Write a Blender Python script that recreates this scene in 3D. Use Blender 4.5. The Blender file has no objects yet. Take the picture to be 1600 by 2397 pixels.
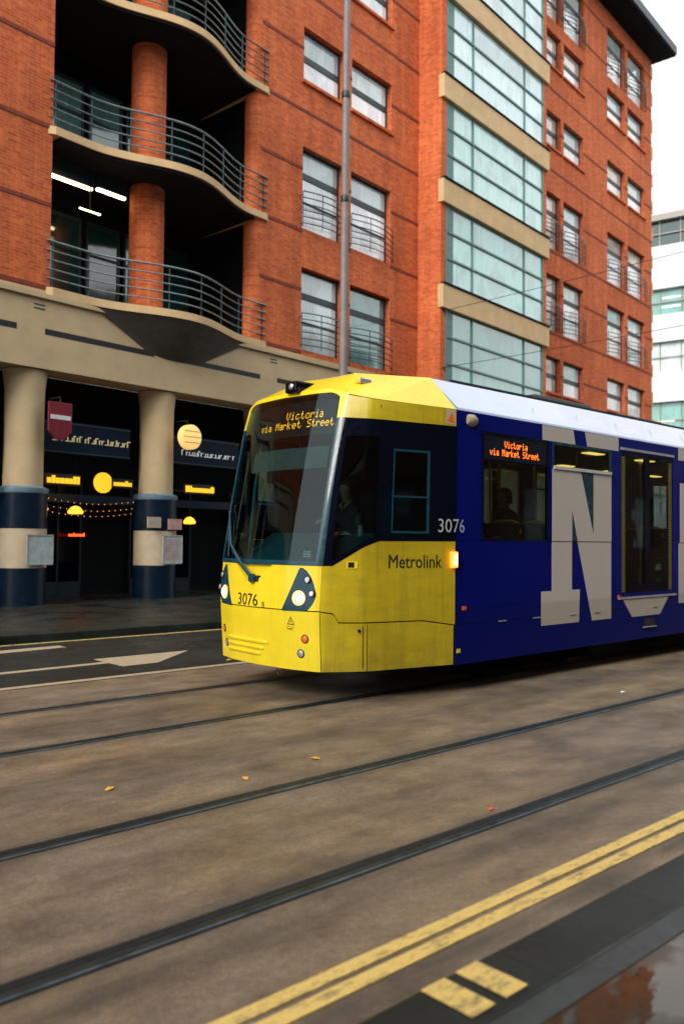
import bpy, bmesh, math, random
from mathutils import Vector, Matrix
random.seed(7)
C = bpy.context.scene.collection
PI = math.pi
R = math.radians

# ------------------------------------------------------------------ materials
def new_mat(name):
    m = bpy.data.materials.new(name); m.use_nodes = True
    nt = m.node_tree; nt.nodes.clear()
    out = nt.nodes.new('ShaderNodeOutputMaterial')
    return m, nt, out

def N(nt, typ, **kw):
    n = nt.nodes.new(typ)
    for k, v in kw.items():
        if k.startswith('i_'):
            n.inputs[k[2:].replace('_', ' ')].default_value = v
        else:
            setattr(n, k, v)
    return n

def coords(nt, scale=(1, 1, 1), kind='Object', rot=(0, 0, 0)):
    tc = N(nt, 'ShaderNodeTexCoord')
    mp = N(nt, 'ShaderNodeMapping')
    mp.inputs['Scale'].default_value = scale
    mp.inputs['Rotation'].default_value = rot
    nt.links.new(tc.outputs[kind], mp.inputs['Vector'])
    return mp.outputs['Vector']

def noise(nt, vec, scale, detail=4, rough=.55):
    n = N(nt, 'ShaderNodeTexNoise')
    n.inputs['Scale'].default_value = scale; n.inputs['Detail'].default_value = detail
    n.inputs['Roughness'].default_value = rough
    nt.links.new(vec, n.inputs['Vector'])
    return n.outputs['Fac']

def ramp(nt, fac, stops):
    r = N(nt, 'ShaderNodeValToRGB')
    el = r.color_ramp.elements
    while len(el) < len(stops): el.new(.5)
    for e, (p, c) in zip(el, stops):
        e.position = p
        e.color = (c, c, c, 1) if isinstance(c, (int, float)) else (*c[:3], 1)
    nt.links.new(fac, r.inputs['Fac'])
    return r.outputs['Color']

def mix(nt, a, b, fac, mode='MIX'):
    m = N(nt, 'ShaderNodeMix', data_type='RGBA', blend_type=mode)
    for s, v in ((6, a), (7, b), (0, fac)):
        if hasattr(v, 'links') or hasattr(v, 'is_output'):
            nt.links.new(v, m.inputs[s])
        elif s == 0:
            m.inputs[0].default_value = v
        else:
            m.inputs[s].default_value = (*v[:3], 1)
    return m.outputs[2]

def pbr(nt, out, col, rough=.6, metal=0, bump=None, bstr=.3, bdist=.01, spec=.5, coat=0, emis=None, estr=0):
    b = N(nt, 'ShaderNodeBsdfPrincipled')
    for key, v in (('Base Color', col), ('Roughness', rough)):
        if hasattr(v, 'is_output'): nt.links.new(v, b.inputs[key])
        else: b.inputs[key].default_value = (*v[:3], 1) if key == 'Base Color' else v
    b.inputs['Metallic'].default_value = metal
    b.inputs['Specular IOR Level'].default_value = spec
    b.inputs['Coat Weight'].default_value = coat
    b.inputs['Coat Roughness'].default_value = .08
    if emis:
        b.inputs['Emission Color'].default_value = (*emis, 1); b.inputs['Emission Strength'].default_value = estr
    if bump is not None:
        bp = N(nt, 'ShaderNodeBump'); bp.inputs['Strength'].default_value = bstr; bp.inputs['Distance'].default_value = bdist
        nt.links.new(bump, bp.inputs['Height']); nt.links.new(bp.outputs[0], b.inputs['Normal'])
    nt.links.new(b.outputs[0], out.inputs[0])
    return b

def simple(name, col, rough=.55, metal=0, var=.18, scale=6, spec=.5, coat=0, bump=0, bscale=40):
    m, nt, out = new_mat(name)
    v = coords(nt)
    f = noise(nt, v, scale, 5)
    lo = tuple(c * (1 - var) for c in col); hi = tuple(min(1, c * (1 + var)) for c in col)
    c = ramp(nt, f, [(.3, lo), (.7, hi)])
    rr = ramp(nt, noise(nt, v, scale * 2.3, 3), [(.3, max(0, rough - .08)), (.7, min(1, rough + .08))])
    pbr(nt, out, c, rr, metal, noise(nt, v, bscale) if bump else None, bump, .01, spec, coat)
    return m

def emit(name, col, strength):
    m, nt, out = new_mat(name)
    pbr(nt, out, tuple(min(1, c) * .5 for c in col), .4, 0, emis=col, estr=strength)
    return m

def glass(name, tint, refl_rough=.02, ior=1.45, dark=0.0):
    m, nt, out = new_mat(name)
    tr = N(nt, 'ShaderNodeBsdfTransparent'); tr.inputs[0].default_value = (*tint, 1)
    gl = N(nt, 'ShaderNodeBsdfGlossy'); gl.inputs['Roughness'].default_value = refl_rough
    v = coords(nt)
    bp = N(nt, 'ShaderNodeBump'); bp.inputs['Strength'].default_value = .12; bp.inputs['Distance'].default_value = .02
    nt.links.new(noise(nt, v, 1.3, 2), bp.inputs['Height']); nt.links.new(bp.outputs[0], gl.inputs['Normal'])
    lw = N(nt, 'ShaderNodeLayerWeight'); lw.inputs['Blend'].default_value = .5
    pw_ = N(nt, 'ShaderNodeMath', operation='POWER'); pw_.inputs[1].default_value = 4.5; nt.links.new(lw.outputs['Facing'], pw_.inputs[0])
    f0 = ((ior - 1) / (ior + 1)) ** 2
    fr = N(nt, 'ShaderNodeMath', operation='MULTIPLY_ADD'); fr.inputs[1].default_value = .9; fr.inputs[2].default_value = f0; nt.links.new(pw_.outputs[0], fr.inputs[0])
    mx = N(nt, 'ShaderNodeMixShader')
    nt.links.new(fr.outputs[0], mx.inputs[0]); nt.links.new(tr.outputs[0], mx.inputs[1]); nt.links.new(gl.outputs[0], mx.inputs[2])
    nt.links.new(mx.outputs[0], out.inputs[0])
    return m

def brick_mat(name, c1, c2, mortar):
    m, nt, out = new_mat(name)
    tc = N(nt, 'ShaderNodeTexCoord'); sp = N(nt, 'ShaderNodeSeparateXYZ'); nt.links.new(tc.outputs['Object'], sp.inputs[0])
    ad = N(nt, 'ShaderNodeMath', operation='ADD'); nt.links.new(sp.outputs[0], ad.inputs[0]); nt.links.new(sp.outputs[1], ad.inputs[1])
    cb = N(nt, 'ShaderNodeCombineXYZ'); nt.links.new(ad.outputs[0], cb.inputs[0]); nt.links.new(sp.outputs[2], cb.inputs[1])
    br = N(nt, 'ShaderNodeTexBrick')
    br.inputs['Scale'].default_value = 1; br.inputs['Brick Width'].default_value = .225; br.inputs['Row Height'].default_value = .075
    br.inputs['Mortar Size'].default_value = .008; br.inputs['Mortar Smooth'].default_value = .3; br.inputs['Bias'].default_value = 0
    br.inputs['Color1'].default_value = (*c1, 1); br.inputs['Color2'].default_value = (*c2, 1); br.inputs['Mortar'].default_value = (*mortar, 1)
    nt.links.new(cb.outputs[0], br.inputs['Vector'])
    v = coords(nt)
    big = ramp(nt, noise(nt, v, .35, 6, .6), [(.3, (.84, .74, .74)), (.7, (1.14, 1.12, 1.10))])
    fine = mix(nt, ramp(nt, noise(nt, v, 9, 4), [(.3, .82), (.7, 1.14)]), ramp(nt, noise(nt, coords(nt, (2.2, 2.2, .12)), 1.2, 5, .65), [(.35, .78), (.6, 1.04)]), 1, 'MULTIPLY')
    c = mix(nt, br.outputs['Color'], big, 1, 'MULTIPLY'); c = mix(nt, c, fine, 1, 'MULTIPLY')
    pbr(nt, out, c, .85, 0, br.outputs['Fac'], -.4, .01, .25)
    return m

M = {}
M['brick'] = brick_mat('brick_orange', (.50, .088, .028), (.68, .165, .050), (.50, .22, .11))
M['brick_dark'] = simple('brick_course', (.20, .04, .022), .85, var=.3, scale=9)
M['cream'] = simple('cream_stone', (.50, .385, .225), .8, var=.10, scale=1.6, bump=.15)
M['cream_band'] = simple('cream_render', (.60, .42, .22), .8, var=.10, scale=2.2, bump=.1)
M['tan'] = simple('tan_band', (.46, .37, .26), .7, var=.1, scale=3)
M['navy'] = simple('navy_tile', (.003, .010, .024), .35, var=.3, scale=5, spec=.2)
M['steelblue'] = simple('blue_grey_cap', (.12, .20, .27), .5)
M['soffit'] = simple('dark_soffit', (.011, .012, .013), .9, spec=.1)  # near-black: shade under the balconies is painted into this colour
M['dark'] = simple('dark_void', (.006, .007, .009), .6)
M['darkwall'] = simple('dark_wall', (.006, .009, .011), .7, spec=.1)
M['frame'] = simple('window_frame_navy', (.012, .03, .042), .45)
M['frame_grey'] = simple('window_frame_grey', (.30, .28, .26), .5)
M['rail_metal'] = simple('railing_metal', (.22, .29, .31), .3, metal=.6)
M['rail_dark'] = simple('railing_dark', (.025, .06, .07), .4, metal=.4)
M['pole'] = simple('pole_paint', (.20, .165, .165), .55, var=.15)
M['black'] = simple('black_rubber', (.008, .009, .010), .5)
M['blackgloss'] = simple('black_gloss', (.0015, .003, .010), .10, spec=.25, var=.1)
M['undergear'] = simple('underframe_black', (.004, .004, .005), .9, spec=.05)
M['roofdark'] = simple('roof_equipment', (.012, .018, .022), .6)
M['steel'] = simple('steel', (.35, .36, .37), .3, metal=.9)
M['silver'] = simple('silver_trim', (.6, .6, .6), .35, metal=.6)
M['white'] = simple('white_paint', (.62, .63, .65), .5, var=.06)
M['teal'] = simple('tram_teal_trim', (.008, .050, .078), .25, spec=.3, coat=.3, var=.12)
M['interior'] = simple('tram_interior_panel', (.10, .12, .12), .6)
M['cabgrey'] = simple('cab_console', (.03, .10, .11), .45)
M['seat'] = simple('seat_fabric', (.02, .022, .035), .9, var=.4, scale=30)
M['yellowpole'] = simple('yellow_grab_pole', (.75, .50, .03), .35)

def yellow_mat(name, dirt, k=1.0, coat=.4):
    m, nt, out = new_mat(name)
    v = coords(nt)
    st = noise(nt, coords(nt, (7, 7, .35)), 2.2, 6, .65)          # vertical rain streaks
    base = ramp(nt, noise(nt, v, 1.2, 3), [(.3, (.82 * k, .63 * k, .014)), (.7, (.88 * k, .69 * k, .022))])
    d = ramp(nt, st, [(.50, 0), (.88, dirt)])
    hz = ramp(nt, noise(nt, coords(nt, (.8, .8, 2.2)), 2.0, 7, .7), [(.35, (1, 1, 1)), (.75, (1 - dirt * .5, 1 - dirt * .55, 1 - dirt * .5))])
    base = mix(nt, base, hz, 1, 'MULTIPLY')
    c = mix(nt, base, (.10, .075, .02), d)
    sp = ramp(nt, noise(nt, v, 55, 5, .7), [(.64, 0), (.80, dirt * 1.0)])
    c = mix(nt, c, (.08, .06, .03), sp)
    tc = N(nt, 'ShaderNodeTexCoord'); s = N(nt, 'ShaderNodeSeparateXYZ'); nt.links.new(tc.outputs['Object'], s.inputs[0])
    low = ramp(nt, s.outputs[2], [(.35, dirt * .55), (.95, 0)])     # road grime line along the skirt
    lown = mix(nt, low, ramp(nt, noise(nt, v, 5, 5), [(.35, 0), (.65, 1)]), 1, 'MULTIPLY')
    c = mix(nt, c, (.09, .07, .04), lown)
    pbr(nt, out, c, ramp(nt, st, [(.3, .28), (.8, .5)]), 0, None, spec=.35, coat=coat)
    return m
M['yellow'] = yellow_mat('tram_yellow_clean', .18)
M['yellow_dirty_shaded'] = yellow_mat('tram_yellow_grimy_shaded', .62, .68, .05)  # side copy: base yellow darkened as painted shade, plus real grime

def tramside(name, c0, dirtcol, dirt):
    m, nt, out = new_mat(name)
    v = coords(nt)
    tc = N(nt, 'ShaderNodeTexCoord'); s = N(nt, 'ShaderNodeSeparateXYZ'); nt.links.new(tc.outputs['Object'], s.inputs[0])
    low = ramp(nt, s.outputs[2], [(.3, dirt), (.93, dirt * .75), (.96, .05), (1.0, .03)])
    n1 = ramp(nt, noise(nt, coords(nt, (1, 1, 3)), 5, 7, .75), [(.2, .55), (.8, 1)])
    f = mix(nt, low, n1, 1, 'MULTIPLY')
    c = mix(nt, c0, dirtcol, f)
    st = ramp(nt, noise(nt, coords(nt, (6, 6, .4)), 2.5, 5), [(.55, 0), (.85, .25)])
    c = mix(nt, c, dirtcol, st)
    pbr(nt, out, c, ramp(nt, noise(nt, v, 4, 4), [(.3, .28), (.7, .45)]), 0, None, spec=.07, coat=.0)
    return m
M['blue'] = tramside('tram_blue', (.0003, .0050, .175), (.004, .007, .035), .45)
M['vinyl'] = tramside('cream_vinyl', (.58, .55, .52), (.38, .33, .26), .8)
M['roofblue'] = simple('tram_roof_pale_blue', (.30, .40, .66), .16, var=.08, scale=2, spec=.9, coat=1)

def opaque_pane(name, col, rough=.06, var=.12):  # opaque pane; the pale colours paint in reflected sky along with blinds
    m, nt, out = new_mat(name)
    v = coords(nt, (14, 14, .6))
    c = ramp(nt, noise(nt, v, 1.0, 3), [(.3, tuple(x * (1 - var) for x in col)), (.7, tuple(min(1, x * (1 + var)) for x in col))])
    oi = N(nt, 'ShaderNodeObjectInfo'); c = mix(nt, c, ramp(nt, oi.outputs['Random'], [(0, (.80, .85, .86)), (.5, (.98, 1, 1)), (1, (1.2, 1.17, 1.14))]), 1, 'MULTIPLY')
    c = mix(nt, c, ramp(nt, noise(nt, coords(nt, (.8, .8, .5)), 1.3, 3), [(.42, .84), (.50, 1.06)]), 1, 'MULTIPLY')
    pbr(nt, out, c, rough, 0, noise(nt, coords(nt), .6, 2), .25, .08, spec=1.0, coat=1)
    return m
M['pane_white'] = opaque_pane('pane_white_sky_blind', (.78, .82, .86))
M['pane_pale'] = opaque_pane('pane_pale_sky_net', (.48, .60, .62))
M['pane_beige'] = opaque_pane('pane_beige_blind', (.50, .44, .40))
M['pane_teal'] = opaque_pane('pane_teal', (.10, .27, .27))
M['pane_deep'] = opaque_pane('pane_deep_teal', (.01, .055, .06))
M['bay_glass'] = [opaque_pane('bay_glass_low', (.15, .38, .35)), opaque_pane('bay_glass_mid', (.30, .58, .55)), opaque_pane('bay_glass_high', (.42, .70, .68)), opaque_pane('bay_glass_top', (.50, .68, .72))]
M['bay_frame'] = simple('bay_frame_teal', (.09, .20, .19), .5)
M['stripe'] = simple('dull_yellow_stripe', (.22, .17, .02), .5)
M['navy_beam'] = simple('navy_beam_paint', (.012, .035, .09), .4)
M['tram_glass'] = glass('tram_glass', (.55, .60, .58))
M['windshield'] = glass('windshield_glass', (.54, .70, .71), ior=1.5)
M['cab_glass'] = glass('cab_side_glass', (.50, .56, .56), ior=1.4)
M['yellow_line'] = None

# ground materials ------------------------------------------------------
def ground_mat(name, c_lo, c_hi, rough_lo, rough_hi, bands=(), bandcol=(.03, .028, .025), agg=160, aniso=(1, 1, 1), bstr=.35, blot=.5, cracks=False, stones=0, spec=.5):
    m, nt, out = new_mat(name)
    v = coords(nt)
    vs = coords(nt, aniso)
    a = ramp(nt, noise(nt, vs, 2.2, 7, .62), [(.3, c_lo), (.72, c_hi)])
    fine = noise(nt, v, agg, 3, .7)
    a = mix(nt, a, ramp(nt, fine, [(.25, .55), (.75, 1.45)]), 1, 'MULTIPLY')
    med = ramp(nt, noise(nt, v, 24, 8, .85), [(.3, .60), (.7, 1.38)])
    a = mix(nt, a, med, 1, 'MULTIPLY')
    blo = ramp(nt, noise(nt, coords(nt, (.7, 1.1, 1)), 1.5, 8, .72), [(.32, blot), (.56, 1.0)])
    a = mix(nt, a, blo, 1, 'MULTIPLY')
    if bands:
        tc = N(nt, 'ShaderNodeTexCoord'); s = N(nt, 'ShaderNodeSeparateXYZ'); nt.links.new(tc.outputs['Object'], s.inputs[0])
        wob = N(nt, 'ShaderNodeMath', operation='MULTIPLY_ADD'); wob.inputs[1].default_value = .16
        nt.links.new(noise(nt, coords(nt, (.6, 2, 1)), 2.2, 4), wob.inputs[0])
        nt.links.new(s.outputs[1], wob.inputs[2])
        mask = None
        for yc, w, k in bands:
            d = N(nt, 'ShaderNodeMath', operation='SUBTRACT'); d.inputs[1].default_value = yc + .08; nt.links.new(wob.outputs[0], d.inputs[0])
            ab = N(nt, 'ShaderNodeMath', operation='ABSOLUTE'); nt.links.new(d.outputs[0], ab.inputs[0])
            mr = N(nt, 'ShaderNodeMapRange', interpolation_type='SMOOTHSTEP'); mr.inputs['From Min'].default_value = 0; mr.inputs['From Max'].default_value = w
            mr.inputs['To Min'].default_value = k; mr.inputs['To Max'].default_value = 0
            nt.links.new(ab.outputs[0], mr.inputs['Value'])
            if mask is None: mask = mr.outputs[0]
            else:
                mx = N(nt, 'ShaderNodeMath', operation='MAXIMUM'); nt.links.new(mask, mx.inputs[0]); nt.links.new(mr.outputs[0], mx.inputs[1]); mask = mx.outputs[0]
        pat = ramp(nt, noise(nt, coords(nt, (.7, 4, 1)), 3, 5), [(.25, .35), (.7, 1)])
        mm = mix(nt, mask, pat, 1, 'MULTIPLY')
        a = mix(nt, a, bandcol, mm)
    if cracks:
        vo = N(nt, 'ShaderNodeTexVoronoi', feature='DISTANCE_TO_EDGE'); vo.inputs['Scale'].default_value = .13
        wv = N(nt, 'ShaderNodeVectorMath', operation='ADD'); nz = N(nt, 'ShaderNodeTexNoise'); nz.inputs['Scale'].default_value = .5; nz.inputs['Detail'].default_value = 3
        nt.links.new(v, nz.inputs['Vector']); nt.links.new(v, wv.inputs[0]); nt.links.new(nz.outputs['Color'], wv.inputs[1]); nt.links.new(wv.outputs[0], vo.inputs['Vector'])
        ps = ramp(nt, noise(nt, v, 34, 5, .75), [(.66, 1), (.72, .45)])          # pitting and small spots
        a = mix(nt, a, ps, 1, 'MULTIPLY')
        a = mix(nt, a, ramp(nt, noise(nt, coords(nt, (.35, .9, 1)), 1.0, 4), [(.35, (.92, .93, .95)), (.68, (1.12, 1.06, .84))]), 1, 'MULTIPLY')
    if stones:
        bs = N(nt, 'ShaderNodeTexBrick'); bs.inputs['Scale'].default_value = 1; bs.inputs['Brick Width'].default_value = stones; bs.inputs['Row Height'].default_value = 50
        bs.inputs['Mortar Size'].default_value = .006; bs.offset = 0
        bs.inputs['Color1'].default_value = (.75, .8, .8, 1); bs.inputs['Color2'].default_value = (1.25, 1.2, 1.15, 1); bs.inputs['Mortar'].default_value = (.12, .12, .12, 1)
        nt.links.new(v, bs.inputs['Vector']); a = mix(nt, a, bs.outputs['Color'], 1, 'MULTIPLY')
    rr = ramp(nt, noise(nt, v, .9, 5, .6), [(.35, rough_lo), (.65, rough_hi)])
    pbr(nt, out, a, rr, 0, fine, bstr, .006, spec)
    return m
M['asphalt'] = ground_mat('asphalt_damp', (.010, .016, .017), (.024, .030, .029), .24, .6, spec=.35)
M['trackbed'] = ground_mat('brown_track_concrete', (.135, .102, .072), (.27, .205, .145), .42, .80,
    bands=[(3.22, .26, .92), (4.60, .24, .92), (6.70, .22, .9), (8.20, .22, .9), (2.30, .12, .7), (5.65, .45, .55), (2.95, .18, .6), (7.4, .5, .5)], bandcol=(.035, .034, .030), aniso=(.75, 1.35, 1), agg=95, bstr=.5, blot=.45, cracks=True)
M['far_pave'] = ground_mat('far_pavement', (.008, .014, .014), (.032, .033, .026), .18, .5, spec=.35)

def wet_slab(name):
    m, nt, out = new_mat(name)
    v = coords(nt)
    br = N(nt, 'ShaderNodeTexBrick'); br.inputs['Scale'].default_value = 1
    br.inputs['Brick Width'].default_value = .6; br.inputs['Row Height'].default_value = .45; br.inputs['Mortar Size'].default_value = .006
    br.inputs['Color1'].default_value = (.038, .030, .022, 1); br.inputs['Color2'].default_value = (.028, .026, .020, 1); br.inputs['Mortar'].default_value = (.012, .012, .012, 1)
    nt.links.new(v, br.inputs['Vector'])
    a = mix(nt, br.outputs['Color'], ramp(nt, noise(nt, v, 1.6, 5, .6), [(.35, (.75, 1.0, .9)), (.6, (1.7, 1.15, .85))]), 1, 'MULTIPLY')
    a = mix(nt, a, ramp(nt, noise(nt, v, 90, 3), [(.3, .7), (.7, 1.3)]), 1, 'MULTIPLY')
    rr = ramp(nt, noise(nt, v, 1.5, 5, .6), [(.46, .03), (.56, .42)])
    pbr(nt, out, a, rr, 0, noise(nt, v, 5, 5), .12, .01, .6)
    return m
M['near_pave'] = wet_slab('near_pavement_wet')
M['kerb'] = ground_mat('granite_kerb_wet', (.006, .012, .011), (.022, .028, .024), .22, .6, stones=.92, spec=.3)
M['greystrip'] = ground_mat('grey_strip', (.035, .045, .045), (.07, .085, .085), .2, .5, spec=.35)

def paint_mat(name, col, wear=.35):
    m, nt, out = new_mat(name)
    v = coords(nt)
    w = ramp(nt, noise(nt, coords(nt, (.6, 1.6, 1)), 11, 8, .8), [(.50, 0), (.64, wear)])
    c = mix(nt, col, (.10, .08, .06), w)
    c = mix(nt, c, ramp(nt, noise(nt, v, 120, 3), [(.3, .8), (.7, 1.15)]), 1, 'MULTIPLY')
    pbr(nt, out, c, .6, 0, noise(nt, v, 120), .3, .004)
    return m
M['yellow_line'] = paint_mat('yellow_road_paint', (.72, .52, .15), .75)
M['cream_line'] = paint_mat('cream_road_paint', (.42, .35, .24), .5)
M['rail_head'] = simple('rail_head_polished', (.065, .085, .095), .42, metal=.85, var=.5, scale=7)
M['steel_rail'] = simple('rail_steel_worn', (.012, .019, .024), .5, spec=.3, metal=0, var=.4, scale=12)
M['leaf'] = simple('leaf_yellow', (.70, .42, .03), .6)
M['leaf_red'] = simple('leaf_red', (.75, .12, .03), .6)

M['led'] = emit('led_amber', (1.0, .33, .012), 3.6)
M['led_orange'] = emit('led_orange', (1.0, .16, .01), 3.2)
M['led_red'] = emit('led_red', (1.0, .07, .01), 3)
M['head'] = emit('headlamp_bulb', (1.0, .70, .38), 9)
M['headrim'] = emit('headlamp_reflector', (1.0, .48, .18), 1.6)
M['amber'] = emit('amber_lamp', (1.0, .24, .02), 2.2)
M['amber_core'] = emit('amber_core', (1.0, .50, .12), 6)
M['tube'] = emit('fluorescent_tube', (1.0, .86, .45), 7)
M['warm'] = emit('warm_lamp', (1.0, .36, .03), 2.2)
M['sign_yellow'] = emit('lit_sign_yellow', (1.0, .55, .02), .8)
M['sign_globe'] = emit('lit_globe', (1.0, .62, .20), .65)
M['sign_letters'] = emit('sign_letters_pale', (.9, .78, .45), .22)
M['sign_letters_w'] = emit('sign_letters_white', (.8, .85, .9), .25)
M['tramlight'] = emit('saloon_light', (1.0, .62, .12), 2.6)
M['officelight'] = emit('office_light', (1.0, .93, .75), 2.0)
M['maroon'] = simple('maroon_sign', (.16, .008, .022), .4)
M['pink'] = simple('poster_pink', (.45, .25, .24), .6)
M['poster'] = simple('poster_pale', (.35, .42, .42), .4)
M['orange_lens'] = simple('orange_lens', (.80, .13, .01), .15, coat=.8)
M['lens'] = simple('clear_lens', (.55, .55, .58), .08, metal=.6, coat=1)
M['white_vinyl'] = simple('white_lettering', (.42, .46, .50), .5, var=.05)
M['black_vinyl'] = simple('black_lettering', (.015, .015, .012), .5)
M['skin'] = simple('skin', (.42, .22, .15), .6, var=.08)
M['hair'] = simple('hair_dark', (.012, .009, .007), .7)
M['jacket'] = simple('dark_jacket', (.008, .010, .016), .8)
M['collar'] = simple('collar_yellow', (.50, .40, .14), .7)
M['paper'] = simple('paper', (.7, .72, .75), .7, var=.04)

# ------------------------------------------------------------------ mesh helpers
class MB:
    def __init__(s): s.v = []; s.f = []
    def add(s, vs, fs):
        b = len(s.v); s.v += [tuple(v) for v in vs]; s.f += [tuple(b + i for i in f) for f in fs]; return s
    def box(s, x0, x1, y0, y1, z0, z1):
        return s.add([(x0, y0, z0), (x1, y0, z0), (x1, y1, z0), (x0, y1, z0), (x0, y0, z1), (x1, y0, z1), (x1, y1, z1), (x0, y1, z1)],
                     [(0, 3, 2, 1), (4, 5, 6, 7), (0, 1, 5, 4), (1, 2, 6, 5), (2, 3, 7, 6), (3, 0, 4, 7)])
    def prism(s, pts, d):                      # polygon (3-D points) swept by vector d
        n = len(pts); d = Vector(d)
        vs = [Vector(p) for p in pts] + [Vector(p) + d for p in pts]
        return s.add(vs, [tuple(range(n))[::-1], tuple(range(n, 2 * n))] + [(i, (i + 1) % n, n + (i + 1) % n, n + i) for i in range(n)])
    def tube(s, path, r, n=8, caps=True):
        path = [Vector(p) for p in path]; rings = []
        rs = r if isinstance(r, (list, tuple)) else [r] * len(path)
        up = Vector((0, 0, 1))
        for i, p in enumerate(path):
            t = (path[min(i + 1, len(path) - 1)] - path[max(i - 1, 0)]).normalized()
            a = t.cross(up)
            if a.length < 1e-3: a = t.cross(Vector((1, 0, 0)))
            a.normalize(); b = t.cross(a)
            rings.append([p + (a * math.cos(2 * PI * k / n) + b * math.sin(2 * PI * k / n)) * rs[i] for k in range(n)])
        vs = [q for rg in rings for q in rg]; fs = []
        for i in range(len(path) - 1):
            for k in range(n):
                fs.append((i * n + k, i * n + (k + 1) % n, (i + 1) * n + (k + 1) % n, (i + 1) * n + k))
        if caps: fs += [tuple(range(n))[::-1], tuple(range((len(path) - 1) * n, len(path) * n))]
        return s.add(vs, fs)
    def lathe(s, prof, c=(0, 0, 0), n=24, axis='z'):
        vs = []; fs = []
        for r, h in prof:
            for k in range(n):
                a = 2 * PI * k / n
                q = (r * math.cos(a), r * math.sin(a), h)
                if axis == 'y': q = (q[0], h, q[1])
                if axis == 'x': q = (h, q[0], q[1])
                vs.append((c[0] + q[0], c[1] + q[1], c[2] + q[2]))
        m = len(prof)
        for i in range(m - 1):
            for k in range(n): fs.append((i * n + k, i * n + (k + 1) % n, (i + 1) * n + (k + 1) % n, (i + 1) * n + k))
        fs += [tuple(range(n))[::-1], tuple(range((m - 1) * n, m * n))]
        return s.add(vs, fs)
    def build(s, name, mat, parent=None, smooth=False, bevel=0, **tags):
        me = bpy.data.meshes.new(name); me.from_pydata(s.v, [], s.f); me.update()
        bm = bmesh.new(); bm.from_mesh(me); bmesh.ops.recalc_face_normals(bm, faces=bm.faces); bm.to_mesh(me); bm.free()
        if smooth:
            me.polygons.foreach_set('use_smooth', [True] * len(me.polygons))
            me.set_sharp_from_angle(angle=R(38))
        o = bpy.data.objects.new(name, me); C.objects.link(o)
        me.materials.append(mat)
        if parent: o.parent = parent
        if bevel:
            b = o.modifiers.new('bevel', 'BEVEL'); b.width = bevel; b.segments = 2; b.limit_method = 'ANGLE'
        for k, v in tags.items(): o[k] = v
        return o

def empty(name, label, cat, loc=(0, 0, 0), rz=0, group=None, **k):
    o = bpy.data.objects.new(name, None); C.objects.link(o); o.location = loc; o.rotation_euler = (0, 0, rz)
    o.empty_display_size = .2
    o['label'] = label; o['category'] = cat
    if group: o['group'] = group
    for a, b in k.items(): o[a] = b
    return o
def sub(name, parent):
    o = bpy.data.objects.new(name, None); C.objects.link(o); o.parent = parent; return o
def box(x0, x1, y0, y1, z0, z1): return MB().box(x0, x1, y0, y1, z0, z1)
def copy_tree(o, parent=None):
    c = o.copy(); C.objects.link(c); c.parent = parent
    for ch in list(o.children): copy_tree(ch, c)
    return c

def text_mesh(txt, size, fn, xs=1.0, space=1.0):
    """lettering as flat mesh; fn maps (x, y) of the text plane to a point"""
    cu = bpy.data.curves.new('txt', 'FONT'); cu.body = txt; cu.size = size; cu.space_character = space; cu.resolution_u = 3
    o = bpy.data.objects.new('txt', cu); C.objects.link(o); bpy.context.view_layer.update()
    me = bpy.data.meshes.new_from_object(o.evaluated_get(bpy.context.evaluated_depsgraph_get()))
    C.objects.unlink(o); bpy.data.objects.remove(o)
    vs = [fn(v.co.x * xs, v.co.y) for v in me.vertices]; fs = [tuple(p.vertices) for p in me.polygons]
    b = MB(); b.add(vs, fs); return b

GLY = {'V': "10001 10001 10001 10001 10001 01010 00100", 'i': "00100 00000 01100 00100 00100 00100 01110",
 'c': "00000 00000 01110 10000 10000 10001 01110", 't': "01000 01000 11100 01000 01000 01001 00110",
 'o': "00000 00000 01110 10001 10001 10001 01110", 'r': "00000 00000 10110 11001 10000 10000 10000",
 'a': "00000 00000 01110 00001 01111 10001 01111", 'v': "00000 00000 10001 10001 10001 01010 00100",
 'M': "10001 11011 10101 10101 10001 10001 10001", 'k': "10000 10000 10010 10100 11000 10100 10010",
 'e': "00000 00000 01110 10001 11111 10000 01110", 'S': "01111 10000 10000 01110 00001 00001 11110", ' ': "00000 " * 6 + "00000"}
def led_dots(lines, dx, dz, r, fn):
    """lines: (text, x0, z0 of bottom); fn maps (x,z)->point; each dot is a small octagonal pip"""
    b = MB()
    for txt, x0, z0 in lines:
        x = x0
        for ch in txt:
            rows = GLY[ch].split()
            for j, row in enumerate(rows):
                for i, bit in enumerate(row):
                    if bit == '1':
                        cx = x + i * dx; cz = z0 + (6 - j) * dz
                        pts = [fn(cx + r * math.cos(k * PI / 3), cz + r * math.sin(k * PI / 3)) for k in range(6)]
                        b.add(pts, [(0, 1, 2, 3, 4, 5)])
            x += 6 * dx
    return b

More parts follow.
